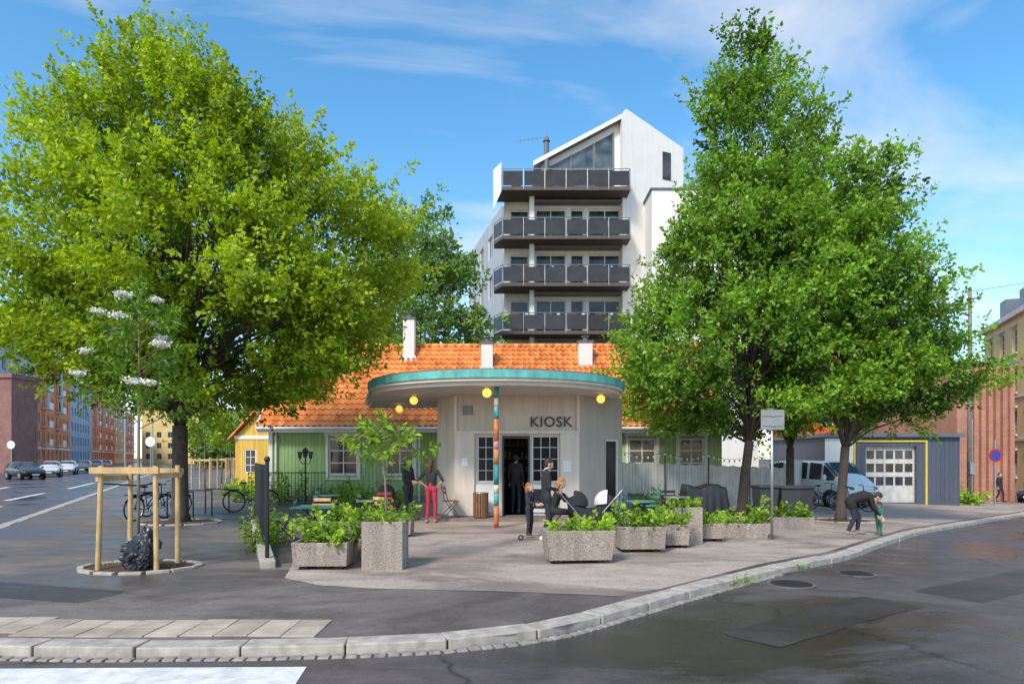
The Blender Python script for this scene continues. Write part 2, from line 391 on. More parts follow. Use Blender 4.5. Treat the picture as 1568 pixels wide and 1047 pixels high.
        tb=W+d*.025-lat*.03; t1=tb-lat*.028+d*.028+nr*.01; t2=t1+d*.035-lat*.008+nr*.006
        pp+=[('c',tuple(tb),tuple(t1),.013,.011),('c',tuple(t1),tuple(t2),.0105,.0085)]
        link('hand',vox(pp,[0]*len(pp),[SKIN],.006,1),e)
    return e
BK=(.025,.025,.028)
person('woman_in_red_trousers',(-2.15,18.2,.0),R(165),(.03,.03,.033),(.55,.04,.07),(.35,.30,.28),(.10,.035,.02),dict(elL=(.36,.07,1.16),elR=(-.36,.07,1.16),wrL=(.19,-.02,1.02),wrR=(-.19,-.02,1.02),anL=(.12,.05,.085),anR=(-.1,-.03,.085)),s=.98,long=True,bare=True,w=.93)
person('woman_in_black',(-2.85,18.7,0),R(60),BK,BK,(.05,.05,.05),(.05,.025,.015),dict(elL=(.22,-.02,1.14),wrL=(.14,-.24,1.08),elR=(-.22,-.02,1.14),wrR=(-.12,-.24,1.1)),s=1.0,long=True,w=.93,coat=.25)
person('standing_man',(.72,14.4,0),R(100),BK,(.028,.028,.034),(.75,.75,.75),(.03,.02,.015),dict(elL=(.22,.0,1.12),wrL=(.13,-.24,1.05),elR=(-.22,-.02,1.12),wrR=(-.12,-.24,1.07),anL=(.1,-.12,.085),knL=(.1,-.1,.5),anR=(-.1,.1,.085),head=(0,-.06,1.6)),pitch=R(22),coat=.15,s=1.0)
person('child_with_scooter',(.38,14.9,0),R(60),(.035,.035,.05),(.03,.03,.035),(.3,.1,.08),(.34,.13,.04),dict(elL=(.2,-.1,1.15),wrL=(.14,-.3,1.1),elR=(-.2,-.1,1.15),wrR=(-.14,-.3,1.1)),s=.68,hs=1.25,long=True,w=1.05)
person('seated_woman',(1.05,15.6,0),R(80),BK,(.03,.03,.035),(.04,.04,.04),(.40,.19,.07),dict(pelvis=(0,.12,.53),waist=(0,.1,.66),chest=(0,.02,.85),neck=(0,-.04,1.03),head=(0,-.09,1.16),shL=(.17,-.02,.98),shR=(-.17,-.02,.98),elL=(.22,-.18,.78),elR=(-.22,-.18,.78),wrL=(.14,-.42,.78),wrR=(-.14,-.42,.76),hiL=(.1,.1,.52),hiR=(-.1,.1,.52),knL=(.13,-.33,.5),knR=(-.13,-.33,.5),anL=(.12,-.3,.085),anR=(-.12,-.25,.085)),long=True,pitch=R(20))
person('bending_man',(8.55,16.9,g(8.55)),R(75),(.018,.018,.022),(.03,.032,.045),(.25,.2,.18),(.03,.025,.02),dict(pelvis=(0,.16,.82),waist=(0,.08,.93),chest=(0,-.14,.98),neck=(0,-.32,.98),head=(0,-.45,.93),shL=(.17,-.27,.95),shR=(-.17,-.27,.95),elL=(.2,-.36,.68),elR=(-.2,-.33,.68),wrL=(.12,-.5,.5),wrR=(-.12,-.48,.5),hiL=(.1,.16,.8),hiR=(-.1,.16,.8),knL=(.12,-.06,.44),knR=(-.12,.08,.45),anL=(.12,-.02,.085),anR=(-.12,.24,.085)),pitch=R(60),coat=.25,w=1.12)
person('toddler_in_green',(9.12,16.95,g(9.12)),R(-70),(.03,.22,.11),(.03,.18,.10),(.1,.1,.1),(.2,.12,.06),dict(elL=(.24,-.03,1.18),elR=(-.24,-.03,1.18)),s=.46,hs=1.55,w=1.25)
person('pedestrian',(29.0,40.6,g(29)),R(20),BK,BK,(.02,.02,.02),(.03,.02,.02),dict(anL=(.1,-.15,.085),knL=(.1,-.15,.5),anR=(-.1,.2,.1)),coat=.3)
person('kiosk_visitor',(.12,19.95,.12),R(160),(.05,.035,.035),(.03,.03,.04),(.05,.04,.04),(.05,.03,.02),s=1.0)
print('people',time.time()-T0)

# ---------------------------------------------------------------- ground
road_z=-.085
sheet('ground',[(-900,-60),(900,-60),(900,1500),(-900,1500)],-.097,'base')
sheet('road',[(-140,-40),(140,-40),(140,120),(60,160),(-130,300)],road_z,'road')
KO=[(-9.9,10.6),(-9.3,9.0),(-8.2,7.6),(-6.8,6.7),(-5.4,6.35),(-3.8,6.25),(-2.3,6.3),(-1.4,6.38),(-.7,6.5),(0,6.75),(.55,7.1),(1.1,7.65),(1.95,8.55),(2.87,9.5),(4.2,10.8),(6.1,12.6),(8.4,15.4),(11.0,18.5),(16,23.4),(22.2,29.4),(30,37.4),(58,66)]
LE=[(-9.9,10.6),(-13.1,17.4),(-21.9,36.6),(-39.6,75),(-90,185)]
def resample(P,step):
    out=[Vector(P[0])]; acc=0; P=[Vector(p) for p in P]
    for a,b in zip(P,P[1:]):
        L=(b-a).length; t=step-acc
        while t<=L: out.append(a+(b-a)*t/L); t+=step
        acc=(acc+L)%step
    return out
sheet('pavement',KO+[(60,190),(-90,185)]+LE[::-1][1:-1],0,'pave')
kr=random.Random(3)
fedge=[(-3.55,11),(-3.3,9.9),(-2.6,9.3),(-1.5,9.05),(-.2,8.95),(.7,8.75),(1.35,8.6),(2.05,9.15)]
fj=[(p.x,p.y+.05*MN.noise(Vector((p.x*2.3,p.y*2.3,1.3)))) for p in resample(fedge,.16)]
sheet('forecourt_pavement',fj+[(4.1,11.25),(6.0,13.1),(8.2,15.8),(10.8,18.9),(15.8,23.8),(22,29.8),(29.8,37.8),(29,44),(12,36),(4,30),(-5.5,27),(-5.6,19),(-4.3,13.5)],.004,'fore')
def jpoly(P,a=.03,st=.2):
    r_=resample(P+[P[0]],st); return [(p.x+a*MN.noise(Vector((p.x*3,p.y*3,5))),p.y+a*MN.noise(Vector((p.x*3,p.y*3,9)))) for p in r_]
sheet('asphalt_repair_patch',jpoly([(2.6,6.6),(5.2,8.6),(4.7,9.15),(2.15,7.1)]),road_z+.003,'patch')
sheet('asphalt_repair_patch',jpoly([(6.2,9.0),(12.5,13.6),(12.0,14.4),(5.7,9.7)]),road_z+.003,'patch')
sheet('asphalt_repair_patch',jpoly([(-9.0,9.3),(-5.2,8.2),(-5.0,8.9),(-8.9,10.1)]),.003,'patch')
kb=Obj('granite_kerb'); k=kb.p('stones','granite',bev=.014)
for path in (KO,LE):
    pts=resample([(p[0],p[1]) for p in path],.95)
    for a,b in zip(pts,pts[1:]):
        if b.y>80: break
        d=(b-a); L=d.length; d.normalize(); n=Vector((-d.y,d.x)) if path is KO else Vector((d.y,-d.x))
        c=(a+b)/2+n*(.11+kr.uniform(-.008,.008)); L-=.012+kr.random()*.012; w=.27+kr.random()*.02
        vs=[]
        tz=.008+kr.random()*.014
        for z in (-.16,tz):
            for sx,sy in ((-1,-1),(1,-1),(1,1),(-1,1)):
                p=c+d*sx*L/2+n*sy*w/2; vs.append((p.x,p.y,g(p.x)+z))
        k.add(vs,[(3,2,1,0),(4,5,6,7),(0,1,5,4),(1,2,6,5),(2,3,7,6),(3,0,4,7)])
kb.end()
cb=Obj('cobbled_gutter'); c_=cb.p('cobbles','cobble',bev=.012)
pts=resample([(p[0],p[1]) for p in KO[1:15]],.125)
for a,b in zip(pts,pts[1:]):
    d=(b-a).normalized(); n=Vector((-d.y,d.x))
    c=(a+b)/2-n*.09
    c_.box(c.x-.053,c.x+.053,c.y-.05,c.y+.05,g(c.x)-.16,g(c.x)+road_z+.014+kr.random()*.01,rz=math.atan2(d.y,d.x)+kr.uniform(-.06,.06))
cb.end()
sl=Obj('paving_slabs'); s_=sl.p('slabs','slab',bev=.006); sm=sl.p('slabs_worn',mat('worn_slab',(.42,.34,.265),.85,.3,3,.4,90),bev=.006)
for i in range(11):
    for j in range(2):
        x=-5.6+i*.335; y=6.66+j*.335+.02*math.sin(i)
        if x<-5: y+=.12
        (s_ if kr.random()<.65 else sm).box(x,x+.325,y,y+.325,-.03,.010+kr.random()*.006,rz=kr.uniform(-.008,.008))
sl.end()
sheet('crosswalk_stripe',[(-6,5.45),(-1.75,5.5),(-1.8,5.98),(-6,5.9)],road_z+.004,'paint')
def dash(a,b,w=.12):
    a,b=Vector(a),Vector(b); d=(b-a).normalized(); n=Vector((-d.y,d.x))*w/2
    sheet('lane_marking',[(p.x,p.y) for p in (a-n,b-n,b+n,a+n)],road_z+.004,'paint')
dash((-16.6,19.8),(-19.2,25.6),.25); dash((-21.5,29),(-24,35),.25); dash((-26,40),(-30,49),.25); dash((-33,56),(-38,67),.25)
dash((-22,27),(-18.5,19),.3); dash((-25,29),(-31,42),.3); dash((-18,20),(-15.6,15),.2)
for x,y,r_ in ((4.05,9.9,.34),(5.6,11.1,.3)):
    mh=Obj('manhole_cover',(x,y,g(x)+road_z+.002)); q=mh.p('rim','steel'); q.tube([(0,0,0),(0,0,.006)],r_,32); q=mh.p('lid','rubber',bev=.002); q.tube([(0,0,.001),(0,0,.012)],r_-.05,32)
    for i in range(-3,4): q.box(-.6*r_,.6*r_,i*.06-.010,i*.06+.010,.010,.018)
    mh.end()

# ---------------------------------------------------------------- foliage
def leafmesh(name,pos,ax,size,tint,mt,parent,asp=.6,upb=.8):
    n=len(pos); ax=ax/np.maximum(1e-6,np.linalg.norm(ax,axis=1))[:,None]
    up=rng.normal(size=(n,3)); up[:,2]+=upb; up/=np.linalg.norm(up,axis=1)[:,None]
    side=np.cross(ax,up); side/=np.maximum(1e-6,np.linalg.norm(side,axis=1))[:,None]; nn=np.cross(side,ax)
    L=size*rng.uniform(.7,1.25,n); W=L*asp
    l=L[:,None]; w=W[:,None]
    V=np.stack([pos,pos+ax*l*.45+side*w*.5+nn*w*.12,pos+ax*l-nn*l*.08,pos+ax*l*.45-side*w*.5+nn*w*.12],1).reshape(-1,3)
    me=bpy.data.meshes.new(name); me.vertices.add(4*n); me.vertices.foreach_set('co',V.ravel().astype(np.float32))
    me.loops.add(4*n); me.loops.foreach_set('vertex_index',np.arange(4*n,dtype=np.int32))
    me.polygons.add(n); me.polygons.foreach_set('loop_start',np.arange(0,4*n,4,dtype=np.int32))
    at=me.attributes.new('tint','FLOAT','POINT'); at.data.foreach_set('value',np.repeat(np.clip(tint,0,1),4).astype(np.float32))
    me.update(calc_edges=True); me.materials.append(M[mt]); return link(name,me,parent)
def shoots(base,dr,ln,nl,spread,tint0):
    ns=len(base); t=rng.uniform(.0,1,(ns,nl))**.85
    off=rng.normal(size=(ns,nl,3))*(spread*(1.15-t))[...,None]
    p=base[:,None]+dr[:,None]*(t*ln[:,None])[...,None]+off
    a=dr[:,None]*.5+off/(spread+1e-6)*.5+rng.normal(size=(ns,nl,3))*.45; a[...,2]-=.15
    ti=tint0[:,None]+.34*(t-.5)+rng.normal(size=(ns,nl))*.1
    return p.reshape(-1,3),a.reshape(-1,3),ti.ravel()
def tree(name,loc,prof,ncl,nsh,nl,size,mt,trunk_r,fork,lean=(0,0),dy=.85,sig=.34,slen=.9,tb=.45,seed=1,gap=.18,bark='bark',nlimb=45,spread=.10,upw=.8):
    global rng; rng=np.random.default_rng(seed); rr=random.Random(seed)
    O=Obj(name,loc); e=O.e
    zs=np.array([p[0] for p in prof])[::-1]; cx=np.array([p[1] for p in prof])[::-1]; rd=np.array([p[2] for p in prof])[::-1]
    zz=np.linspace(zs[0],zs[-1],200); w=np.interp(zz,zs,rd)**1.15+.08; cdf=np.cumsum(w); cdf/=cdf[-1]
    ph=rng.uniform(0,6.28,6)
    def rad(z,th):
        return np.interp(z,zs,rd)*(1+gap*(.5*np.sin(3*th+ph[0]+z*.9)+.4*np.sin(5*th+ph[1]-z*1.3)+.35*np.sin(2*th+ph[2]+z*2.1)))
    z=np.interp(rng.uniform(0,1,ncl),cdf,zz); th=rng.uniform(0,2*np.pi,ncl); q=1-.55*rng.uniform(0,1,ncl)**1.6
    rho=rad(z,th)*q
    C=np.stack([np.interp(z,zs,cx)+rho*np.cos(th),rho*np.sin(th)*dy,z],1)
    ctint=tb+rng.normal(size=ncl)*.18+(q-.82)*1.1  # clusters deeper in the crown get darker: interior shade painted into leaf tint
    B=np.repeat(C,nsh,0); n=len(B); B=B+rng.normal(size=(n,3))*sig*np.array([1,1,.45])
    out=np.stack([B[:,0]-np.interp(B[:,2],zs,cx),B[:,1],np.zeros(n)],1); out/=np.maximum(.3,np.linalg.norm(out,axis=1))[:,None]
    hfrac=(B[:,2]-zs[0])/(zs[-1]-zs[0])
    dr=out*(.75-.35*hfrac)[:,None]+np.array([0,0,1])*(upw*(.25+.9*hfrac))[:,None]+rng.normal(size=(n,3))*.3; dr/=np.linalg.norm(dr,axis=1)[:,None]
    ln=slen*rng.uniform(.35,1.15,n)
    p,a,ti=shoots(B,dr,ln,nl,spread,np.repeat(ctint,nsh))
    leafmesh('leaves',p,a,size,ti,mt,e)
    tk=O.p('trunk',bark,True); lx,ly=lean
    top=zs[-1]*.85
    tp=[(0,0,-.05),(lx*.05,0,.25),(lx*.4,ly*.4,fork*.5),(lx,ly,fork)]; tk.tube(tp,[trunk_r*1.55,trunk_r*1.08,trunk_r*.95,trunk_r*.9],14)
    lb=O.p('limbs',bark,True); F=Vector((lx,ly,fork-.08))
    order=list(range(ncl)); rr.shuffle(order)
    for i in order[:nlimb]:
        c=Vector(C[i]); d=c-F
        h=max(.3,d.z); st=F+Vector((0,0,rr.uniform(0,.35)*max(0,d.z-1)))
        m1=st.lerp(c,.35)+Vector((-d.x*.08,-d.y*.08,h*.10))+Vector((rr.uniform(-.15,.15),rr.uniform(-.15,.15),0)); m2=st.lerp(c,.7)+Vector((rr.uniform(-.2,.2),rr.uniform(-.2,.2),h*.05))
        r0=trunk_r*rr.uniform(.18,.34)
        lb.tube([st,m1,m2,c],[r0,r0*.7,r0*.45,r0*.15],6)
    lb.tube([F,(lx*1.2+cx[-1]*.3,ly,fork+(top-fork)*.4),(cx[-1]*.7,0,top)],[trunk_r*.62,trunk_r*.32,trunk_r*.08],8)
    for k_ in range(4):
        an=k_*1.6+.5; l2=(top-fork)*.5
        lb.tube([F,F+Vector((math.cos(an)*.5,math.sin(an)*.4,l2*.35)),F+Vector((math.cos(an)*1.3,math.sin(an)*1.1,l2))],[trunk_r*.55,trunk_r*.36,trunk_r*.14],8)
    O.end(); return O.e
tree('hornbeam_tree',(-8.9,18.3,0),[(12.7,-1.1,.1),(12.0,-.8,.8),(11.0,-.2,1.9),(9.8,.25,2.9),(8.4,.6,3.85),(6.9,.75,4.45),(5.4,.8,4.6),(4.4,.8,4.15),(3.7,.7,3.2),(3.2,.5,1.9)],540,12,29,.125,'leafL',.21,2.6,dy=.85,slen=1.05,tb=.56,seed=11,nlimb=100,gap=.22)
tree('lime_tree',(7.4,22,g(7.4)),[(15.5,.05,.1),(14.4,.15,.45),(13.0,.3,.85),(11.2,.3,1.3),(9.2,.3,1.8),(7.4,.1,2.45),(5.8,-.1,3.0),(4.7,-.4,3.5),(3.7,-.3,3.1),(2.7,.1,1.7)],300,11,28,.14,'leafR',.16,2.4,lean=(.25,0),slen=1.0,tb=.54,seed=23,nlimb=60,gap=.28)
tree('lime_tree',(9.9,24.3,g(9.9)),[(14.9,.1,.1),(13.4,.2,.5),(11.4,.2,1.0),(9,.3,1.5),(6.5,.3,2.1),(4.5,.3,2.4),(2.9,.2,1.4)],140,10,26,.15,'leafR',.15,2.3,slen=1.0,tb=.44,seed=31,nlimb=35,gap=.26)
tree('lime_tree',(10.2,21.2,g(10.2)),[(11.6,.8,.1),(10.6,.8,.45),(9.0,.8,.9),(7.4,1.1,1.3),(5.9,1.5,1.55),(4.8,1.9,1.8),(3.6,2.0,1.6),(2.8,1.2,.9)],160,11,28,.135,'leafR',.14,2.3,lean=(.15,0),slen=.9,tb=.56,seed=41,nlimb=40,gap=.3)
tree('maple_tree',(-5.2,38,0),[(15.0,.3,.5),(13.8,.2,1.6),(11.6,0,2.9),(9,0,3.6),(6,0,3.4),(4,0,2)],170,9,22,.25,'leafB',.22,3,sig=.6,tb=.58,seed=51,nlimb=20,spread=.2,gap=.2)
tree('maple_tree',(-14.5,44,0),[(10,0,.8),(8.5,0,2.2),(6.5,0,3.0),(4,0,2.6),(2.8,0,1.5)],100,9,20,.25,'leafB',.2,2.4,sig=.5,tb=.55,seed=52,nlimb=10,spread=.2)
def small_tree(name,loc,zlo,zhi,r,n,size,mt,tb=.5,seed=5,cx=0,tr=.022,flow=0,nb=14,asp=.35):
    global rng; rng=np.random.default_rng(seed); rr=random.Random(seed); O=Obj(name,loc)
    tk=O.p('trunk','barkl',True); tk.tube([(0,0,-.02),(cx*.3,.01,zlo*.6),(cx*.7,0,zlo),(cx,0,(zlo+zhi)*.5),(cx*.9,0,zhi-.1)],[tr*1.3,tr,tr*.9,tr*.6,tr*.25],8)
    br=O.p('branches','barkl',True); bs=[];ds=[];ls=[]
    for i in range(nb):
        f=i/nb; z=zlo+(zhi-zlo)*f*.85; a=i*2.4+rr.random(); L=r*(1-.55*f)*rr.uniform(.8,1.15)
        st=Vector((cx*.9,0,z)); en=st+Vector((math.cos(a)*L,math.sin(a)*L,L*.45)); br.tube([st,st.lerp(en,.5)+Vector((0,0,.05)),en],[tr*.45,tr*.3,tr*.15],5)
        for k in range(5):
            t=.35+.65*k/4; bs.append(tuple(st.lerp(en,t))); d=(en-st).normalized()+Vector((rr.uniform(-.6,.6),rr.uniform(-.6,.6),rr.uniform(-.3,.4))); ds.append(tuple(d.normalized())); ls.append(r*.35)
    for k in range(5): bs.append((cx*.9,0,zhi-.25+k*.05)); ds.append((rr.uniform(-.3,.3),rr.uniform(-.3,.3),1)); ls.append(r*.4)
    p,a,ti=shoots(np.array(bs),np.array(ds),np.array(ls),max(6,n//len(bs)),r*.09,np.full(len(bs),tb)+rng.normal(size=len(bs))*.12)
    leafmesh('leaves',p,a,size,ti,mt,O.e,asp=asp)
    if flow:
        P=[]
        for i in range(flow):
            b_=bs[5*rr.randrange(2,len(bs)//5)-1]; c=np.array(b_)+np.array([rr.uniform(-.08,.08),rr.uniform(-.25,-.02),.17]); P.append(c+rng.normal(size=(240,3))*np.array([.05,.05,.018]))
        P=np.concatenate(P); leafmesh('blossom',P,rng.normal(size=P.shape),.032,rng.uniform(0,1,len(P)),'flower',O.e,asp=1,upb=2)
    O.end()
small_tree('rowan_tree',(-5.92,10.8,0),2.2,4.35,.74,2400,.12,'leafS',.55,5,0.02,.024,flow=15,nb=22,asp=.36)
small_tree('ornamental_tree',(-2.02,11.0,.55),1.0,1.72,.62,460,.14,'plant',.5,8,-.05,.016,nb=10,asp=.5)
for i,(x,y) in enumerate(((-17.1,38),(-20,47),(-23.5,57),(-27.5,68))):
    small_tree('street_tree',(x,y,0),2.1,5.0,1.3,2600,.2,'plant',.55,60+i,0,.04,nb=18,asp=.55)
    O=Obj('tree_stakes',(x,y,0)); w=O.p('stakes','wood')
    for a,b in ((-.5,-.5),(.5,-.5),(.5,.5),(-.5,.5)): w.cyl((a,b,-.02),(a,b,1.75),.045,n=8)
    for z in (1.55,):
        w.box(-.55,.55,-.56,-.50,z,z+.1); w.box(-.55,.55,.50,.56,z,z+.1)
    O.end()
def bush(name,c,rx,ry,h,n,size,mt='plant',tb=.5,seed=1,asp=.7,nsh=26):
    global rng; rng=np.random.default_rng(seed); e=bpy.data.objects.new(name,None); COL.objects.link(e); e.location=c
    b=np.stack([rng.uniform(-rx,rx,nsh),rng.uniform(-ry,ry,nsh),np.zeros(nsh)],1)
    d=np.stack([b[:,0]/rx*.5,b[:,1]/ry*.5,np.ones(nsh)],1)+rng.normal(size=(nsh,3))*.25
    p,a,ti=shoots(b,d,h*rng.uniform(.4,1.15,nsh),max(4,n//nsh),size*.8,np.full(nsh,tb)+rng.normal(size=nsh)*.25)
    p[:,2]=np.abs(p[:,2]); leafmesh('leaves',p,a,size,ti,mt,e,asp=asp,upb=1.2)
    mb=MB()
    for i in range(0,nsh,2): mb.cyl(tuple(b[i]),tuple(b[i]+d[i]*h*.5),.006,.003,5)
    me=bpy.data.meshes.new('stems'); me.from_pydata(mb.v,[],mb.f); me.materials.append(M['plant']); link('stems',me,e)
    return e
rng=np.random.default_rng(77); n=2600
lx_=rng.uniform(-9,7,n); ly_=rng.uniform(6.9,20,n); keep=(ly_>np.maximum(7.0,6.9+(lx_>0)*lx_*1.12)); lx_,ly_=lx_[keep],ly_[keep]; n=len(lx_)
gp_=np.stack([lx_,ly_,np.array([g(x) for x in lx_])+.010],1); ax_=rng.normal(size=(n,3)); ax_[:,2]=0
e_=bpy.data.objects.new('fallen_leaves',None); COL.objects.link(e_); leafmesh('leaf_litter',gp_,ax_,.022,rng.uniform(0,1,n),'litter',e_,asp=.6,upb=6)
print('trees',time.time()-T0)

# planters ---------------------------------------------------
def planter(x0,x1,y,d,h,rz=0,foot=True,tap=.94,plant=True,ph=.35,seed=1,tb=.5,ls=.085,n=650):
    cx=(x0+x1)/2; cy=y+d/2; w=x1-x0; z=g(cx); O=Obj('concrete_planter',(cx,cy,z),rz)
    b=O.p('tub','concp',bev=.012); z0=.06 if foot else -.02; wt=.05
    W,Dp=w,d; w0,d0=w*tap,d*tap
    def ring(a,b_,zz): return [(-a/2,-b_/2,zz),(a/2,-b_/2,zz),(a/2,b_/2,zz),(-a/2,b_/2,zz)]
    vs=ring(w0,d0,z0)+ring(W,Dp,h)+ring(W-2*wt,Dp-2*wt,h)+ring(W-2*wt,Dp-2*wt,h-.1)
    fs=[(3,2,1,0)]
    for r in range(3):
        for i in range(4): fs.append((r*4+i,r*4+(i+1)%4,r*4+4+(i+1)%4,r*4+4+i))
    b.add(vs,fs)
    s=O.p('soil','soil'); s.quad(*ring(W-2*wt-.002,Dp-2*wt-.002,h-.07))
    if foot:
        f=O.p('feet','rubber')
        for a in (-1,1): f.box(a*w0*.33-.06,a*w0*.33+.06,-d0*.42,d0*.42,-.01,.062)
    O.end()
    if plant: bush('planter_plants',(cx,cy,z+h-.06),w*.42,d*.38,ph,n,ls,tb=tb,seed=seed)
planter(-3.42,-2.54,10.55,.75,.43,seed=1,ph=.44,n=1100,ls=.085)
planter(-3.28,-2.50,11.5,.6,.67,seed=2,ph=.24,tap=1,foot=False)
planter(-2.34,-1.70,10.6,.62,.75,seed=3,ph=.15,tap=1,foot=False,n=420,ls=.07)
planter(.52,1.68,11.15,.62,.55,rz=.10,seed=4,ph=.20,tap=.9,tb=.75,ls=.07,n=800)
planter(1.95,2.82,12.5,.8,.48,rz=.05,seed=5,ph=.36,n=1000)
planter(2.9,3.42,13.1,.6,.46,seed=6,ph=.28,ls=.07)
planter(3.3,3.86,13.8,.5,.74,seed=7,ph=.18,tap=1,foot=False,ls=.07)
planter(3.95,4.42,14.2,.5,.38,seed=8,ph=.18,ls=.07)
planter(4.6,5.7,15.2,.6,.32,seed=9,ph=.40,n=600,foot=False,tap=1,ls=.10)
planter(6.6,7.8,17.6,.7,.32,seed=10,ph=.30,n=550,foot=False,tap=1,ls=.10)
planter(-3.05,-2.2,14.9,.6,.4,seed=12,ph=.3,n=500,ls=.09)
for i,(x,y,rx,h,s,tb) in enumerate(((-8.4,25.9,.7,1.1,.12,.5),(-6.6,26.2,.5,.6,.10,.4),(-5.2,23.4,.35,.85,.10,.35),(-4.1,22.8,.3,.75,.10,.4),(4.6,22.2,.5,.6,.10,.5),(-10.6,27.5,.6,.7,.12,.45),(-12.9,34,.7,.5,.14,.6),(-12.6,31.5,.5,.35,.14,.6),(23.5,35.5,.7,.6,.16,.5),(8.6,22.8,.8,.3,.10,.5))):
    bush('shrub',(x,y,g(x)),rx,.4,h,900,s,tb=tb,seed=70+i,nsh=34)
bush('climbing_plant',(-4.75,13.3,0),.12,.9,.35,1100,.065,tb=.35,seed=90,nsh=50)
bush('climbing_plant',(-5.75,15.8,0),.15,.9,.5,1100,.07,tb=.35,seed=91,nsh=50)
for i,(x,y,r_) in enumerate(((3.2,9.68,.10),(3.35,9.85,.08),(4.75,11.22,.06),(-12.2,15.0,.1),(-5.3,10.7,.08),(-6.5,10.9,.08))):
    bush('weeds',(x,y,g(x)-.06),r_*1.6,r_*.4,.08,80,.04,tb=.55,seed=95+i,nsh=14,asp=.4)

# tree beds, stakes, bag ----------------------------------------------
def bed(name,cx,cy,w,d,n=8):
    O=Obj(name,(cx,cy,g(cx))); s=O.p('soil','soil'); s.M=Matrix.Identity(4)
    m=14; vs=[(0,0,.05)]+[((w/2)*math.cos(6.283*i/m)*1.18,(d/2)*math.sin(6.283*i/m)*1.18,.012) for i in range(m)]
    s.add(vs,[(0,i+1,(i+1)%m+1) for i in range(m)])
    k=O.p('edging','granite',bev=.01)
    for i in range(m):
        a=6.283*i/m; x,y=(w/2)*math.cos(a)*1.2,(d/2)*math.sin(a)*1.2; L=2*math.pi*((w+d)/4*1.2)/m*.46
        k.box(x-L,x+L,y-.045,y+.045,-.03,.035+kr.random()*.012,rz=math.atan2(d*math.cos(a),-w*math.sin(a)))
    O.end()
bed('tree_bed',-5.9,10.85,1.45,1.1); bed('tree_bed',-8.9,18.3,1.7,1.4); bed('tree_bed',7.4,22,1.5,1.2); bed('tree_bed',10.2,21.2,1.8,1.2)
O=Obj('tree_stakes',(-5.95,10.85,0)); w=O.p('stakes','wood',bev=.006)
for a,b,la in ((-.42,-.35,.05),(.5,-.38,-.02),(.44,.4,0),(-.36,.42,.02)): w.cyl((a,b,-.03),(a+la,b,1.62),.042,.038,10)
rl=O.p('rails','wood',bev=.004); rl.box(-.5,.56,-.45,-.40,1.5,1.6); rl.box(-.44,.5,.45,.49,1.47,1.57); rl.box(-.43,-.38,-.4,.45,1.38,1.47); rl.box(.45,.49,-.4,.45,1.42,1.51)
st=O.p('tree_tie','rubber'); st.tube([(-.38,-.35,1.35),(0,.02,1.3),(.46,-.36,1.35)],.012,6)
O.end()
me=bpy.data.meshes.new('bag'); bm=bmesh.new(); bmesh.ops.create_icosphere(bm,subdivisions=5,radius=1)
for v in bm.verts:
    c=v.co.copy(); n1=MN.noise(c*1.7)*.35+abs(MN.noise(c*3.6))*.38+abs(MN.noise(c*9))*.16
    f=1.1+n1-.22; top=max(0,c.z-.35); f*=1-.6*min(1,top/.6)
    v.co=Vector((c.x*.27*f+.05*c.z,c.y*.2*f,.29+c.z*.32*(1+.3*MN.noise(c*2))+(top*.10)))
    if v.co.z<.02: v.co.z=.02
bm.to_mesh(me); bm.free(); me.materials.append(mat('bin_bag_plastic',(.03,.033,.038),.32,.2,6)); ob=link('bin_bag',me); ob.location=(-5.72,10.55,0)

# ---------------------------------------------------------------- kiosk
K=Obj('kiosk')
Mx=facade(K,(-1.6,19.3,0),0,3.47,.1,3.55,[(.62,1.1,1.05,2.36,2,4),(2.17,2.93,1.05,2.36,3,4),(1.32,2.10,.1,2.36)],'plaster_front_shade',rec=.14,frame='white',glass='glassk',fw=.035,mw=.016,closed=False)
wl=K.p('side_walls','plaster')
def wallseg(a,b,z0=0,z1=3.55,part=wl): part.quad((a[0],a[1],z0),(b[0],b[1],z0),(b[0],b[1],z1),(a[0],a[1],z1))
wallseg((-1.6,19.3),(-2.25,20.6)); wallseg((-2.25,20.6),(-2.25,24)); wallseg((3.4,21.1),(3.4,24)); wallseg((3.4,24),(-2.25,24))
a=math.atan2(1.8,1.53); 
facade(K,(1.87,19.3,0),a,2.36,.0,3.55,[(1.45,2.2,.35,2.3,1,1)],'plaster_side_shade',rec=.1,glass='glassk',frame='black',closed=False,part='side_facade')
tr=K.p('trim','plaster',bev=.008)
tr.box(-1.63,1.91,19.20,19.298,2.42,2.50); tr.box(-1.62,-1.06,19.22,19.297,.1,2.42); tr.box(1.36,1.90,19.22,19.297,.1,2.42); tr.box(-1.63,-1.55,19.21,19.297,2.5,3.5); tr.box(1.82,1.91,19.21,19.297,2.5,3.5)
pn=K.p('panels','white',bev=.006)
pn.box(-1.02,-.46,19.262,19.296,.2,.98); pn.box(.56,1.33,19.262,19.296,.2,.98)
dr=K.p('door_frame','black',bev=.004)
dr.box(-.28,-.23,19.25,19.42,.1,2.36); dr.box(.45,.50,19.25,19.42,.1,2.36); dr.box(-.23,.45,19.25,19.42,2.28,2.36)
dr.box(-.26,-.22,19.42,20.1,.12,2.26); dr.box(.06,.10,19.4,19.44,.12,.13)
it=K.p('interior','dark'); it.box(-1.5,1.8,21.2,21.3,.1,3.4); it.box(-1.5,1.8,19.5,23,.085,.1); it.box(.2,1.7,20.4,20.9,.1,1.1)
sh=K.p('shelves','woodd')
for z in (.9,1.3,1.7,2.1): sh.box(-1.3,1.6,20.95,21.19,z,z+.03)
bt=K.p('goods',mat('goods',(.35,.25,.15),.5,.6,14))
for z in (.93,1.33,1.73,2.13):
    for i in range(22):
        x=-1.25+i*.13; bt.cyl((x,21.05,z),(x,21.05,z+kr.uniform(.1,.24)),.035,n=8)
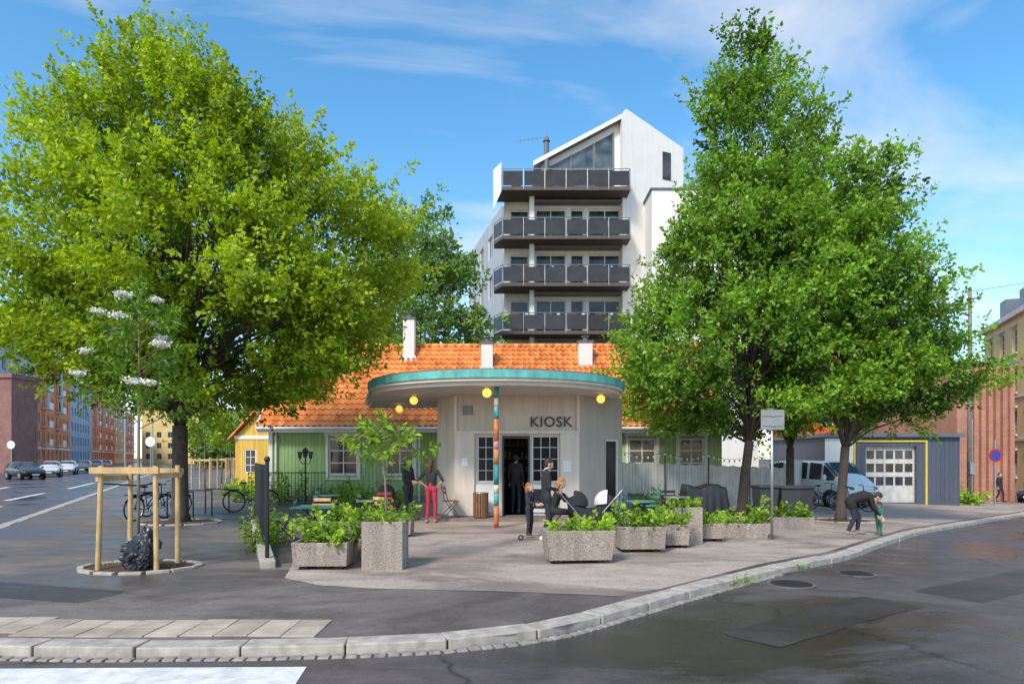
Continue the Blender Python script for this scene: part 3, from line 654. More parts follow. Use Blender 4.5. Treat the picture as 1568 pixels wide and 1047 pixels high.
po=K.p('door_notices','white'); po.box(1.44,1.66,19.205,19.218,1.35,1.66); po.box(-1.42,-1.24,19.205,19.218,1.5,1.74)
mb_=K.p('menu_board','black',bev=.004); mb_.box(.60,.98,19.235,19.26,.32,.86)
vb_=K.p('vent_grille','zinc'); 
for i in range(6): vb_.box(-1.40,-1.10,19.275,19.296,2.95+i*.045,2.975+i*.045)
cn=[]; ccx,ccy=-.45,20.1
for i in range(41):
    q=math.pi+math.pi*i/40; cn.append((ccx+3.72*math.cos(q),ccy+3.7*math.sin(q)))
out=[(-5.25,24.4)]+cn+[(3.25,24.4)]
def inset(P,d):
    c=Vector((-.6,21)); return [tuple(c+(Vector(p)-c)*(1-d/3.7)) for p in P]
K.p('canopy_slab','ceil').prism(inset(out,.12),3.50,3.66)
K.p('canopy_fascia','teal',bev=.01).prism(out,3.67,3.86)
K.p('canopy_top','zinc').prism(inset(out,.06),3.861,3.90)
K.p('canopy_lip','plaster').prism(inset(out,.04),3.60,3.669)
pl=K.p('plinth',mat('plinth_stone',(.24,.18,.15),.8,.25,5,.4,40),bev=.01)
pl.prism([(-2.75,19.3),(-2.3,18.75),(-1.2,18.55),(1.2,18.55),(2.2,18.75),(2.6,19.3),(2.4,20.2),(-2.4,20.2)],-.02,.085)
cols=[('orange',(.62,.20,.07)),('teal',(.07,.35,.34)),('cream',(.7,.6,.42)),('deep_teal',(.05,.25,.27)),('rust',(.55,.24,.1)),('pink',(.6,.3,.26))]
z=.0; i=0
while z<3.5:
    nm,c=cols[i%len(cols)]; h=[.55,.3,.22,.5,.38,.2][i%6]; h=min(h,3.5-z)
    if ('col_'+nm) not in M: M['col_'+nm]=mat('column_'+nm,c,.6,.45,14)
    K.p('column_'+nm+'_band','col_'+nm,True).cyl((-.39,16.95,z),(-.39,16.95,z+h),.062+.001*(i%2),n=18); z+=h; i+=1
lm=K.p('globe_lamps','bulb',True); lh=K.p('lamp_holders','white')
for x,y,zz in ((-.62,16.85,3.34),(-2.75,19.1,3.34),(2.42,18.6,3.34),(-3.7,22.4,3.34)):
    lm.ell((x,y,zz),.115,20,14); lh.cyl((x,y,zz+.1),(x,y,3.505),.045,n=12)
cv=bpy.data.curves.new('k','FONT'); cv.body='KIOSK'; cv.size=.40; cv.extrude=.012; cv.space_character=1.08; cv.offset=.004
tob=bpy.data.objects.new('tmp',cv); COL.objects.link(tob); dg=bpy.context.evaluated_depsgraph_get(); tm=bpy.data.meshes.new_from_object(tob.evaluated_get(dg)); bpy.data.objects.remove(tob)
tm.materials.clear(); tm.materials.append(M['black']); t=link('kiosk_lettering',tm,K.e); t.rotation_euler=(R(90),0,0); t.location=(.50,19.275,2.62)
K.end()
O=Obj('litter_bin',(-.86,18.8,.085)); b=O.p('slats','woodd')
for i in range(18):
    q=6.283*i/18; b.box(.2*math.cos(q)-.026,.2*math.cos(q)+.026,.2*math.sin(q)-.01,.2*math.sin(q)+.01,.03,.68,rz=q+math.pi/2)
O.p('liner','black').cyl((0,0,0),(0,0,.66),.18,n=18); O.p('rim','steel').tube(circ((0,0,.69),.21,'z'),.015,6,True); O.end()

# ---------------------------------------------------------------- green house
H=Obj('green_wooden_house')
hx0,hx1,hy=-9.6,8.3,27.0
ops=[]
for a,b in ((-7.26,-6.1),(-5.01,-3.88)): ops.append((a-hx0,b-hx0,1.05,2.5,2,3))
ops+=[(14.2,15.3,1.05,2.5,2,3),(16.2,17.2,1.05,2.5,2,3)]
facade(H,(hx0,hy,0),0,hx1-hx0,-.3,2.95,ops,'green',depth=7.6,rec=.08,fw=.07,mw=.04)
tr=H.p('trim','white',bev=.006)
for o in ops:
    a,b=o[0]+hx0,o[1]+hx0
    tr.box(a-.11,a,26.955,26.998,.95,2.6); tr.box(b,b+.11,26.955,26.998,.95,2.6); tr.box(a-.15,b+.15,26.94,26.998,2.6,2.74); tr.box(a-.13,b+.13,26.93,26.998,.87,.95)
tr.box(hx0-.02,hx0+.14,26.95,26.997,-.2,2.8); tr.box(hx0-.3,hx1+.3,26.5,26.56,2.72,2.92); tr.box(hx0-.3,hx1+.3,26.56,27.0,2.86,2.9)
H.p('foundation','cobble').box(hx0-.03,hx1+.03,26.93,27.1,-.4,.25)
gt=H.p('gutter','white'); gt.cyl((hx0-.3,26.44,2.88),(hx1+.3,26.44,2.88),.06,n=8)
gt.cyl((-4.15+.5,26.9,0),(-4.15+.5,26.9,2.8),.04,n=8); gt.cyl((-9.3,26.9,0),(-9.3,26.9,2.8),.04,n=8)
def pantile(O,x0,x1,y0,z0,y1,z1,part='roof'):
    d=Vector((0,y1-y0,z1-z0)); L=d.length; d.normalize(); n=Vector((0,-d.z,d.y)); 
    nx=int((x1-x0)/.24*6); rows=int(L/.36); vs=[];fs=[]
    for r in range(rows):
        for e in (0,1):
            for i in range(nx+1):
                x=x0+(x1-x0)*i/nx; ph=(i%6)/6*2*math.pi
                h=.034*math.sin(ph)+.014*math.sin(2*ph)+(.055 if e==0 else .0)
                p=Vector((x,y0,z0))+d*(L*(r+e)/rows)+n*h; vs.append(p)
    for r in range(2*rows-1):
        for i in range(nx): k_=r*(nx+1)+i; fs.append((k_,k_+1,k_+nx+2,k_+nx+1))
    O.p(part,'tile').add(vs,fs)
pantile(H,hx0-.3,hx1+.3,26.48,2.93,30.8,6.75); 
rb=H.p('roof_back','tile'); rb.quad((hx0-.3,30.8,6.75),(hx1+.3,30.8,6.75),(hx1+.3,35,3.0),(hx0-.3,35,3.0))
gb=H.p('gables','green'); gb.add([(hx0,27,2.95),(hx0,34.6,2.95),(hx0,30.8,6.6)],[(0,1,2)]); gb.add([(hx1,27,2.95),(hx1,34.6,2.95),(hx1,30.8,6.6)],[(0,1,2)])
rd=H.p('ridge_tiles','tile',True)
for i in range(50):
    x=hx0-.3+i*.37; rd.cyl((x,30.8,6.76),(x+.39,30.8,6.79),.12,.10,10)
bb=H.p('bargeboards','white'); 
for x in (hx0-.34,hx1+.3): bb.add([(x,26.45,2.78),(x+.04,26.45,2.78),(x+.04,30.8,6.6),(x,30.8,6.6),(x,26.45,3.0),(x+.04,26.45,3.0),(x+.04,30.8,6.85),(x,30.8,6.85)],[(0,1,2,3),(4,5,6,7),(0,3,7,4),(1,2,6,5),(0,1,5,4)])
ch=H.p('chimneys','white',bev=.01); cf=H.p('chimney_caps','zinc'); cl=H.p('chimney_flashing','steel')
for x,yy,w_,zt,zb in ((-4.55,30.3,.5,7.85,5.9),(-1.08,29.6,.5,6.65,5.3),(3.2,29.9,.6,6.75,5.4)):
    ch.box(x-w_/2,x+w_/2,yy-.25,yy+.25,zb,zt); cf.box(x-w_/2-.05,x+w_/2+.05,yy-.3,yy+.3,zt,zt+.07); cf.cyl((x,yy,zt+.07),(x,yy,zt+.26),.11,n=12); cf.box(x-.16,x+.16,yy-.16,yy+.16,zt+.27,zt+.30)
    cl.frus((x,yy),w_+.35,.75,w_+.08,.56,zb-.15,zb+.35)
H.end()
Y=Obj('yellow_wooden_house'); yx0,yx1,yy=-15.2,-12.9,37.5
facade(Y,(yx0,yy,0),0,yx1-yx0,-.2,2.9,[(.5,1.15,.9,2.2,2,3)],'yellow',depth=7,rec=.08)
Y.p('gable','yellow').add([(yx0,yy,2.9),(yx1,yy,2.9),((yx0+yx1)/2,yy,4.1),(yx0,yy+7,2.9),(yx1,yy+7,2.9),((yx0+yx1)/2,yy+7,4.1)],[(0,1,2),(3,4,5)])
rf=Y.p('roof','tile'); m_=(yx0+yx1)/2
for s_ in (-1,1):
    e_=m_+s_*1.45; rf.add([(e_,yy-.3,2.7),(e_,yy+7.3,2.7),(m_,yy+7.3,4.25),(m_,yy-.3,4.25),(e_,yy-.3,2.8),(e_,yy+7.3,2.8),(m_,yy+7.3,4.35),(m_,yy-.3,4.35)],[(0,1,2,3),(4,5,6,7),(0,3,7,4),(0,1,5,4),(1,2,6,5)])
Y.p('trim','white').box(yx0-.05,yx1+.05,yy-.04,yy-.002,2.75,2.95); Y.end()
O=Obj('garden_lantern',(-7.75,25.6,0)); p=O.p('post','black'); p.cyl((0,0,0),(0,0,1.75),.03,n=8)
for s_ in (-1,1): p.tube([(0,0,1.55),(s_*.12,0,1.5),(s_*.2,0,1.62),(s_*.2,0,1.7)],.015,6); p.box(s_*.2-.07,s_*.2+.07,-.07,.07,1.93,1.97)
l=O.p('lanterns','glassl')
for s_ in (-1,1): l.frus((s_*.2,0),.08,.08,.14,.14,1.7,1.93)
p.frus((0,0),.1,.1,.18,.18,1.75,2.0); p.frus((0,0),.22,.22,.03,.03,2.0,2.12); O.end()

# ---------------------------------------------------------------- apartment tower
T=Obj('apartment_tower')
Wy=44.0; fl=[7.7,10.65,13.6,16.5,19.5]
ops=[]
for rt in fl[:-1]:
    f=rt-1.1
    ops+=[(2.0,4.0,f+.15,f+2.35,2,1),(4.25,5.15,f+.05,f+2.35,1,1),(5.4,7.6,f+.15,f+2.35,2,1),(.35,1.6,f+.15,f+2.3,1,1)]
facade(T,(-.5,Wy,0),0,8.2,-.2,18.35,ops,'tower',depth=10,rec=.2,frame='white',fw=.09,mw=.06)
at=T.p('attic_wall','tower')
at.add([(1.9,Wy,18.35),(7.7,Wy,18.35),(7.7,Wy,20.0),(7.7,Wy,23.3),(7.25,Wy,23.5),(1.9,Wy,20.7)],[(0,1,2,3,4,5)])
at.add([(1.9,Wy,18.35),(1.9,Wy+9,18.35),(1.9,Wy+9,20.7),(1.9,Wy,20.7)],[(0,1,2,3)])
gw=T.p('attic_glazing','glassl')
gw.add([(2.4,Wy-.03,18.5),(5.2,Wy-.03,18.5),(5.2,Wy-.03,21.9),(2.4,Wy-.03,20.45)],[(0,1,2,3)])
gw.add([(5.35,Wy-.03,18.5),(6.5,Wy-.03,18.5),(6.5,Wy-.03,22.6),(5.35,Wy-.03,22.0)],[(0,1,2,3)])
af=T.p('attic_frames','zinc')
for x,zt in ((2.4,20.5),(3.8,21.2),(5.25,21.95),(6.5,22.65)): af.box(x-.05,x+.05,Wy-.1,Wy-.032,18.4,zt)
af.box(2.4,6.5,Wy-.09,Wy-.033,20.2,20.28)
rf=T.p('roof','zinc')
rf.add([(1.4,Wy-.5,20.35),(7.25,Wy-.5,23.45),(7.25,Wy+10,23.45),(1.4,Wy+10,20.35),(1.4,Wy-.5,20.6),(7.25,Wy-.5,23.7),(7.25,Wy+10,23.7),(1.4,Wy+10,20.6)],[(0,1,2,3),(4,5,6,7),(0,1,5,4),(0,3,7,4),(1,2,6,5)])
T.p('roof_edge','tower').add([(1.35,Wy-.56,20.3),(7.3,Wy-.56,23.47),(7.3,Wy-.56,23.75),(1.35,Wy-.56,20.6)],[(0,1,2,3)])
rw=T.p('right_wing','tower')
A=(7.0,43.2); B=(11.3,45.0)
vs=[(A[0],A[1],-.3),(B[0],B[1],-.3),(B[0],B[1],22.1),(A[0]+.25,A[1]+.1,23.85),(A[0],A[1],23.55)]
vb=[(x-1,y+9,z) for x,y,z in vs]
rw.add(vs+vb,[(0,1,2,3,4),(5,6,7,8,9),(0,1,6,5),(1,2,7,6),(2,3,8,7),(3,4,9,8),(4,0,5,9)])
an=math.atan2(1.8,4.3); wx=T.p('slot_windows','glass')
for s0,z0,z1 in ((3.0,19.8,21.6),(3.0,16.6,18.3)):
    px,py=A[0]+s0*math.cos(an),A[1]+s0*math.sin(an); qx,qy=A[0]+(s0+.65)*math.cos(an),A[1]+(s0+.65)*math.sin(an)
    wx.quad((px+.012,py-.03,z0),(qx+.012,qy-.03,z0),(qx+.012,qy-.03,z1),(px+.012,py-.03,z1))
T.p('lower_block','tower').box(8.5,15,41.5,50,-.5,18.0)
T.p('lower_block_edge','zinc').box(8.4,15.1,41.4,50,18.01,18.1)
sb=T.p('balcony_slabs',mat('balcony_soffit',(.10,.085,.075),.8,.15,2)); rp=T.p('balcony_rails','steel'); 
gp=T.p('balcony_panels',mat('smoked_balcony_panel',(.05,.047,.045),.2,.3,1.5,spec=.35)); fu=T.p('balcony_furniture','woodd'); cu=T.p('balcony_cushions','fence')
wp=T.p('balcony_side_screens','tower')
bx0,bx1,by=-.85,7.3,42.0
for k_,rt in enumerate(fl):
    f=rt-1.1
    sb.prism([(bx0-.3,43.2),(bx0+.25,by),(bx1,by),(bx1,43.99),(bx0-.3,43.99)],f-.22,f)
    P=[(bx0-.3,43.9),(bx0-.3,43.2),(bx0+.25,by+.03),(bx1-.03,by+.03),(bx1-.03,43.9)]
    for a_,b_ in zip(P,P[1:]):
        a_=Vector((*a_,0)); b_=Vector((*b_,0)); L=(b_-a_).length; n_=max(1,int(L/1.15))
        rp.cyl(a_+Vector((0,0,rt)),b_+Vector((0,0,rt)),.03,n=6)
        for i in range(n_+1):
            p_=a_.lerp(b_,i/n_); rp.cyl(p_+Vector((0,-.02,f-.15)),p_+Vector((0,-.02,rt)),.022,n=6)
        for i in range(n_):
            p_=a_.lerp(b_,(i+.04)/n_); q_=a_.lerp(b_,(i+.96)/n_)
            gp.quad(p_+Vector((0,0,f+.08)),q_+Vector((0,0,f+.08)),q_+Vector((0,0,rt-.12)),p_+Vector((0,0,rt-.12)))
    rr=random.Random(k_)
    for i in range(4):
        x=bx0+1+i*1.7+rr.random()*.5; fu.box(x-.3,x+.3,42.9,43.4,f+.4,f+.46); fu.box(x-.3,x+.3,43.35,43.42,f+.4,f+1.25+rr.random()*.25); fu.cyl((x-.25,43,f),(x-.25,43,f+.4),.03,n=5); fu.cyl((x+.25,43,f),(x+.25,43,f+.4),.03,n=5)
        cu.ell((x+.7,43.0,f+1.05),(.15,.15,.25),8,6)
wp.add([(bx0-.34,43.95,17.4),(bx0-.34,43.15,17.4),(bx0+.2,41.97,18.1),(bx0+.2,41.97,19.9),(bx0-.34,43.15,19.9),(bx0-.34,43.95,19.9)],[(0,1,4,5),(1,2,3,4)])
T.p('posts','tower').box(1.1,1.4,43.0,43.98,6.4,18.3)
aw=T.p('awnings','zinc')
for rt in fl[:-1]: aw.box(1.3,7.2,43.3,43.98,rt+1.45,rt+1.6)
L_=math.hypot(2.8,11); lw=math.atan2(-11,2.8)
lops=[]
for f in (4,7,10,13,15.8):
    for s_ in (1.2,4.2,7.2): lops.append((s_,s_+1.5,f,f+1.5,2,1))
facade(T,(-3.5,56,0),lw,L_,-.2,18.3,lops,boards('grey_boards',(.46,.48,.50),.2,lw),depth=3,part='left_wing',frame='white',tag='_side')
ct=T.p('flue','zinc'); ct.cyl((2.2,43.6,19),(2.2,43.6,21.9),.16,n=12); ct.cyl((2.2,43.6,21.9),(2.2,43.6,22.2),.24,.1,12)
an_=T.p('antenna','steel'); an_.cyl((2.2,43.6,22.1),(2.2,43.6,22.6),.02,n=5); an_.cyl((.2,43.6,21.9),(2.2,43.6,22.2),.02,n=5)
for i in range(6): an_.cyl((.3+i*.25,43.35,21.92+i*.04),(.3+i*.25,43.85,21.92+i*.04),.012,n=4)
T.end()

# ---------------------------------------------------------------- left street buildings
def frow(n,s0,dx,w,zs_,h,nx=2,nz=1): return [(s0+i*dx,s0+i*dx+w,z,z+h,nx,nz) for i in range(n) for z in zs_]
A0=Vector((-63.8,85)); dd=Vector((-.418,.908)); ang=math.atan2(.908,-.418)
seg=[('slateb',21,'b'),('orangeb',31,'o'),('slateb',30,'b'),('orangeb',50,'o'),('ochre',26,'o'),('orangeb',40,'o')]
s0=0
for i,(mt_,L,kx) in enumerate(seg):
    O=Obj('apartment_block'); st_=A0+dd*s0; h=18.6 if i not in (2,5) else 17.2
    n=max(1,int((L-1.5)/3.6)); ops=frow(n,1.2,3.6,1.9,[1.2,4.1,7.0,9.9,12.8,15.6],1.7)
    ops=[o for o in ops if o[3]<h-.3]
    facade(O,(st_.x,st_.y,0),ang,L-.02,-.3,h,ops,mt_,depth=14,frame='white',rec=.25,fw=.14,mw=.09)
    Mx=Matrix.Translation((st_.x,st_.y,0))@Matrix.Rotation(ang,4,'Z')
    b=O.p('balconies','white'); b.M=Mx
    if kx=='o':
        for q in range(int(L//12)):
            for f in (3.6,6.5,9.4,12.3): b.box(q*12+4,q*12+7,-1.1,-.01,f,f+.15); b.box(q*12+4,q*12+7,-1.12,-1.06,f+.15,f+1.1)
        pv=O.p('panels','slateb'); pv.M=Mx
        for q in range(int(L//12)): pv.box(q*12+8.3,q*12+10.9,-.05,-.012,9.6,h-.5)
    t=O.p('parapet','white'); t.M=Mx; t.box(-.05,L-.06,-.12,14,h+.01,h+.3)
    gf=O.p('ground_floor','white'); gf.M=Mx
    if i%2: gf.box(.02,L-.04,-.06,-.01,3.1,3.35)
    O.end(); s0+=L
O=Obj('brick_building')
facade(O,(-92.5,79.5,0),0,34.2,-.3,11.0,frow(8,2,4.1,2.0,[1.5,5.2],2.2,3,3),'brickd',depth=4.4,frame='white',rec=.25,fw=.1)
O.p('cornice','brickd').box(-92.6,-58.1,79.3,84,11.01,11.5); O.end()
for i,(x,D,w_,h,mt_) in enumerate(((-103,190,16,15,'ochre'),(-116,230,22,17,'orangeb'),(-97,210,14,13,'tower'),(-67,160,14,11,'orangeb'),(-44.7,120,12,11,'ochre'))):
    O=Obj('distant_building'); facade(O,(x,D,0),0,w_,-.3,h,frow(int(w_/3.2),1,3.1,1.3,[1.2,4.2,7.2],1.6),mt_,depth=12,rec=.2)
    O.p('roof','zinc').box(x-.2,x+w_+.2,D-.2,D+12,h+.01,h+.4); O.end()
for i,(x,y,w_,h) in enumerate(((-47,110,6,8),(-62,150,7,9),(8,75,14,10),(60,110,26,12),(-72,190,10,9))):
    rng=np.random.default_rng(200+i); n=2600; p=rng.normal(size=(n,3))*np.array([w_*.35,3,h*.22])+np.array([0,0,h*.5]); p[:,2]=np.abs(p[:,2])
    e=bpy.data.objects.new('distant_trees',None); COL.objects.link(e); e.location=(x,y,g(x)); leafmesh('foliage',p,rng.normal(size=(n,3)),.8,rng.uniform(.2,.8,n),'leafB',e,asp=.8)
    mb=MB(); 
    for k_ in range(3): mb.cyl(((k_-1)*w_*.3,0,-.5),((k_-1)*w_*.3,0,h*.6),.25,.1,7)
    me=bpy.data.meshes.new('trunks'); me.from_pydata(mb.v,[],mb.f); me.materials.append(M['bark']); link('trunks',me,e)

# ---------------------------------------------------------------- right side
G_=Obj('garage_building')
gx0=15.6; gy=34.0; gz=-.7
facade(G_,(gx0,gy,0),0,6.7,gz,2.75,[(2.02,4.55,-.5,2.3)],'slate',depth=7,rec=.25)
yl=mat('yellow_trim',(.75,.55,.05),.6,.1); 
t=G_.p('yellow_trim',yl); t.box(gx0+1.4,gx0+1.48,gy-.06,gy-.003,gz,2.6); t.box(gx0+4.98,gx0+5.06,gy-.06,gy-.003,gz,2.6); t.box(gx0+1.48,gx0+4.98,gy-.06,gy-.003,2.52,2.6)
d=G_.p('garage_door','fence',bev=.01); wd=G_.p('door_windows','glass')
dx0,dx1=gx0+2.02,gx0+4.55
d.box(dx0,dx1,gy+.18,gy+.24,-.5,2.3)
for r in range(1,4):
    for c in range(5):
        a=dx0+.12+c*.48; b_=-.38+r*.66; wd.box(a,a+.38,gy+.165,gy+.178,b_+.08,b_+.5); d.box(a-.03,a+.41,gy+.15,gy+.164,b_+.50,b_+.54)
G_.p('roof','zinc').box(gx0-.15,gx0+6.85,gy-.2,gy+7,2.76,2.95)
G_.p('left_wall','white').box(gx0-.02,gx0+1.38,gy-.03,gy-.002,gz,2.7)
G_.end()
O=Obj('industrial_brick_building')
px0,px1,py=27.9,31.6,43.0
w=O.p('walls','bricko'); w.box(px0,px1,py,py+14,-1.6,7.3); 
rb=O.p('pilasters','bricko',bev=.01); pl=O.p('pale_strips',mat('pale_concrete',(.72,.62,.54),.8,.1))
rb.box(px0-.05,px0+.8,py-.3,py-.002,-1.6,7.6)
for i in range(6):
    a=px0+1.0+i*.45; rb.box(a,a+.27,py-.34,py-.002,-1.6,7.4); pl.box(a+.28,a+.435,py-.08,py-.003,-1.2,7.2)
O.p('coping','zinc').box(px0-.1,px1+.1,py-.4,py+14,7.62,7.75)
for i in range(7):
    a=py+.6+i*1.9; rb.box(px1+.002,px1+.3,a,a+.9,-1.6,7.4)
O.end()
O=Obj('red_building'); facade(O,(25.0,58,0),0,10.5,-1.6,12.6,frow(3,1,3,1.3,[1.5,4.5,7.5],1.6),'redr',depth=8); O.p('roof','zinc').box(24.8,35.7,57.8,66,12.61,12.9); O.end()
O=Obj('ochre_townhouse'); a=math.atan2(47-63,37.6-43.6); L=math.hypot(16,6)
lo=frow(5,1.2,3.2,1.25,[.2,3.6,7.0,10.2],2.0,2,3)
facade(O,(43.6,63,0),a,L,-2.2,13.4,lo,'ochre',depth=10,frame='white',rec=.2,fw=.1)
Mx=Matrix.Translation((43.6,63,0))@Matrix.Rotation(a,4,'Z'); c=O.p('cornices','fence'); c.M=Mx
c.box(-.2,L+.2,-.45,-.003,13.0,13.4); c.box(0,L,-.15,-.003,3.05,3.25); c.box(0,L,-.12,-.003,6.5,6.62)
for o in lo: c.box(o[0]-.15,o[1]+.15,-.16,-.004,o[3]+.12,o[3]+.28); c.box(o[0]-.1,o[1]+.1,-.14,-.004,o[2]-.14,o[2]-.03)
r=O.p('roof','zinc'); r.M=Mx; r.add([(-.2,-.4,13.42),(L+.2,-.4,13.42),(L+.2,5,15.4),(-.2,5,15.4),(-.2,10.2,13.42),(L+.2,10.2,13.42)],[(0,1,2,3),(3,2,5,4),(0,3,4),(1,2,5)])
dm=O.p('dormers','zinc'); dm.M=Mx
for i in range(3): dm.box(3+i*5,4.6+i*5,.4,3,13.6,15.3)
O.end()
O=Obj('board_fence'); pk=O.p('boards','fence'); ps=O.p('posts_and_rails','fence')
FP=[(3.5,23.0),(10.5,25.6),(13.5,31.5),(15.6,33.6)]
pts=resample(FP,.125)
for i,(a,b) in enumerate(zip(pts,pts[1:])):
    c=(a+b)/2; d=b-a; h=1.58+.02*math.sin(i*1.7)+(.35 if c.x>10.6 else 0)
    pk.box(c.x-.055,c.x+.055,c.y-.012,c.y+.012,g(c.x)-.1,g(c.x)+h,rz=math.atan2(d.y,d.x))
for a,b in zip(FP,FP[1:]):
    for z in (.4,1.25): ps.cyl((a[0],a[1]+.06,g(a[0])+z),(b[0],b[1]+.06,g(b[0])+z),.04,n=4)
O.end()
O=Obj('string_lights'); w=O.p('wire','black'); bl=O.p('bulbs','white',True); P=[]
for i in range(33):
    x=3.6+i*.21; z=g(x)+1.98-.16*abs(math.sin(i*math.pi/8)); y=22.9+(x-3.5)*.37; P.append((x,y,z)); bl.ell((x,y,z-.07),(.035,.035,.05),8,6)
w.tube(P,.008,4); 
for i in (0,8,16,24,32): w.cyl((P[i][0],P[i][1],g(P[i][0])),(P[i][0],P[i][1],P[i][2]+.02),.02,n=6)
O.end()

# ---------------------------------------------------------------- vehicles
def car(name,loc,rot,col,van=False):
    O=Obj(name,loc,rot); paint=mat('car_paint',col,.25,.05,1); paint.node_tree.nodes['Principled BSDF'].inputs['Coat Weight'].default_value=.6
    if van:
        S=[(-2.42,.5,1.0,1.2,.80,.72),(-2.38,.35,1.08,1.75,.92,.80),(-2.25,.28,1.1,1.93,.95,.82),(-1.2,.26,1.1,1.97,.95,.82),(.3,.26,1.1,1.97,.95,.82),(1.05,.26,1.1,1.9,.95,.80),(1.75,.26,1.1,1.3,.94,.82),(2.2,.3,.98,1.08,.9,.76),(2.42,.38,.75,.85,.82,.66),(2.47,.45,.6,.68,.74,.6)]
        gls=range(2,6); wb=(-1.5,1.55); wr=.34
    else:
        S=[(-2.12,.45,.75,.80,.72,.58),(-2.06,.30,.92,1.04,.85,.68),(-1.82,.25,.96,1.38,.88,.62),(-1.25,.22,.96,1.49,.90,.62),(-.2,.22,.95,1.52,.90,.62),(.35,.22,.94,1.42,.90,.60),(1.0,.22,.93,1.0,.89,.70),(1.7,.25,.84,.90,.86,.66),(2.05,.32,.68,.74,.78,.60),(2.14,.42,.55,.58,.68,.5)]
        gls=range(1,6); wb=(-1.3,1.32); wr=.33
    rings=[]
    for x,zb,zm,zt,hw,ht in S:
        r=[(hw*.9,zb),(hw,zb+.18),(hw,zm-.04),(hw*.97,zm),(ht,zt-.03),(ht*.8,zt)]
        rings.append([(x,y,z) for y,z in r]+[(x,-y,z) for y,z in r[::-1]])
    bd=O.p('body',paint,True,0,1); gl=O.p('windows','glass',True,0,0)
    vs=[p for r in rings for p in r]; n=12; fs=[]; G2=[]
    for i in range(len(S)-1):
        for j in range(n):
            f=(i*n+j,i*n+(j+1)%n,(i+1)*n+(j+1)%n,(i+1)*n+j); fs.append(f)
            if (j in (3,7) and i in gls) or (j in (4,5,6) and i in (5,)) or (van and i==0 and j==5): G2.append((i,j))
    fs.append(tuple(range(n))); fs.append(tuple((len(S)-1)*n+j for j in range(n)))
    bd.add(vs,fs)
    for i,j in G2:
        q=[Vector(rings[i][j]),Vector(rings[i][(j+1)%n]),Vector(rings[i+1][(j+1)%n]),Vector(rings[i+1][j])]
        c=sum(q,Vector())/4; nn=(q[2]-q[0]).cross(q[3]-q[1]).normalized()
        if nn.dot(c-Vector((c.x,0,.8)))<0: nn=-nn
        k_=.86 if j in (3,7) else .93
        gl.quad(*[c+(p-c)*k_+nn*.012 for p in q])
    ti=O.p('tyres','rubber',True); rm=O.p('rims','steel'); ac=O.p('wheel_arches','black')
    for x in wb:
        for s_ in (-1,1):
            hw=.9 if not van else .95
            ac.cyl((x,s_*(hw-.25),wr+.02),(x,s_*(hw+.004),wr+.02),wr+.07,n=24)
            ti.tube([(x,s_*(hw-.2),wr),(x,s_*(hw+.012),wr)],wr,24); rm.tube([(x,s_*(hw+.0),wr),(x,s_*(hw+.02),wr)],wr*.62,16)
            for k_ in range(5):
                q=k_*1.2566; rm.cyl((x,s_*(hw+.022),wr),(x+wr*.55*math.cos(q),s_*(hw+.022),wr+wr*.55*math.sin(q)),.03,n=5)
    fx=S[-2][0]; hl=O.p('headlights','glassl'); tl=O.p('tail_lights',mat('tail_light',(.4,.02,.02),.3)); 
    for s_ in (-1,1):
        hl.ell((fx-.08,s_*.62,.62 if not van else .82),(.1,.15,.08),12,8); tl.ell((S[1][0]+.0,s_*.76,.85 if not van else 1.0),(.07,.08,.14),10,8)
    gr=O.p('grille','black'); gr.box(fx-.02,fx+.10,-.42,.42,.42 if not van else .5,.56 if not van else .66); gr.box(S[0][0]-.03,S[0][0]+.1,-.6,.6,.32,.42)
    pt=O.p('number_plates','white'); pt.box(fx+.10,fx+.112,-.26,.26,.36,.47); pt.box(S[0][0]-.045,S[0][0]-.032,-.26,.26,.50,.61)
    mr=O.p('mirrors',paint,True)
    for s_ in (-1,1): mr.ell((.75 if not van else 1.35,s_*(1.0 if not van else 1.06),1.0 if not van else 1.25),(.08,.11,.08 if not van else .14),10,8)
    O.end()
car('parked_car',(-41.0,57.5,road_z),R(-35),(.02,.022,.028))
car('parked_car',(-44.6,66,road_z),R(-60),(.55,.56,.58))
car('parked_car',(-48.2,74,road_z),R(-62),(.6,.6,.6))
car('parked_car',(-51.8,82.5,road_z),R(-62),(.06,.065,.07))
car('parked_car',(-55.5,91,road_z),R(-62),(.08,.08,.09))
car('parked_car',(-59,99,road_z),R(-62),(.4,.05,.04))
car('parked_car',(32.6,41.2,g(32.6)),R(-160),(.03,.035,.05))
car('parked_van',(13.6,30.2,g(13.6)),R(-70),(.80,.79,.77),van=True)

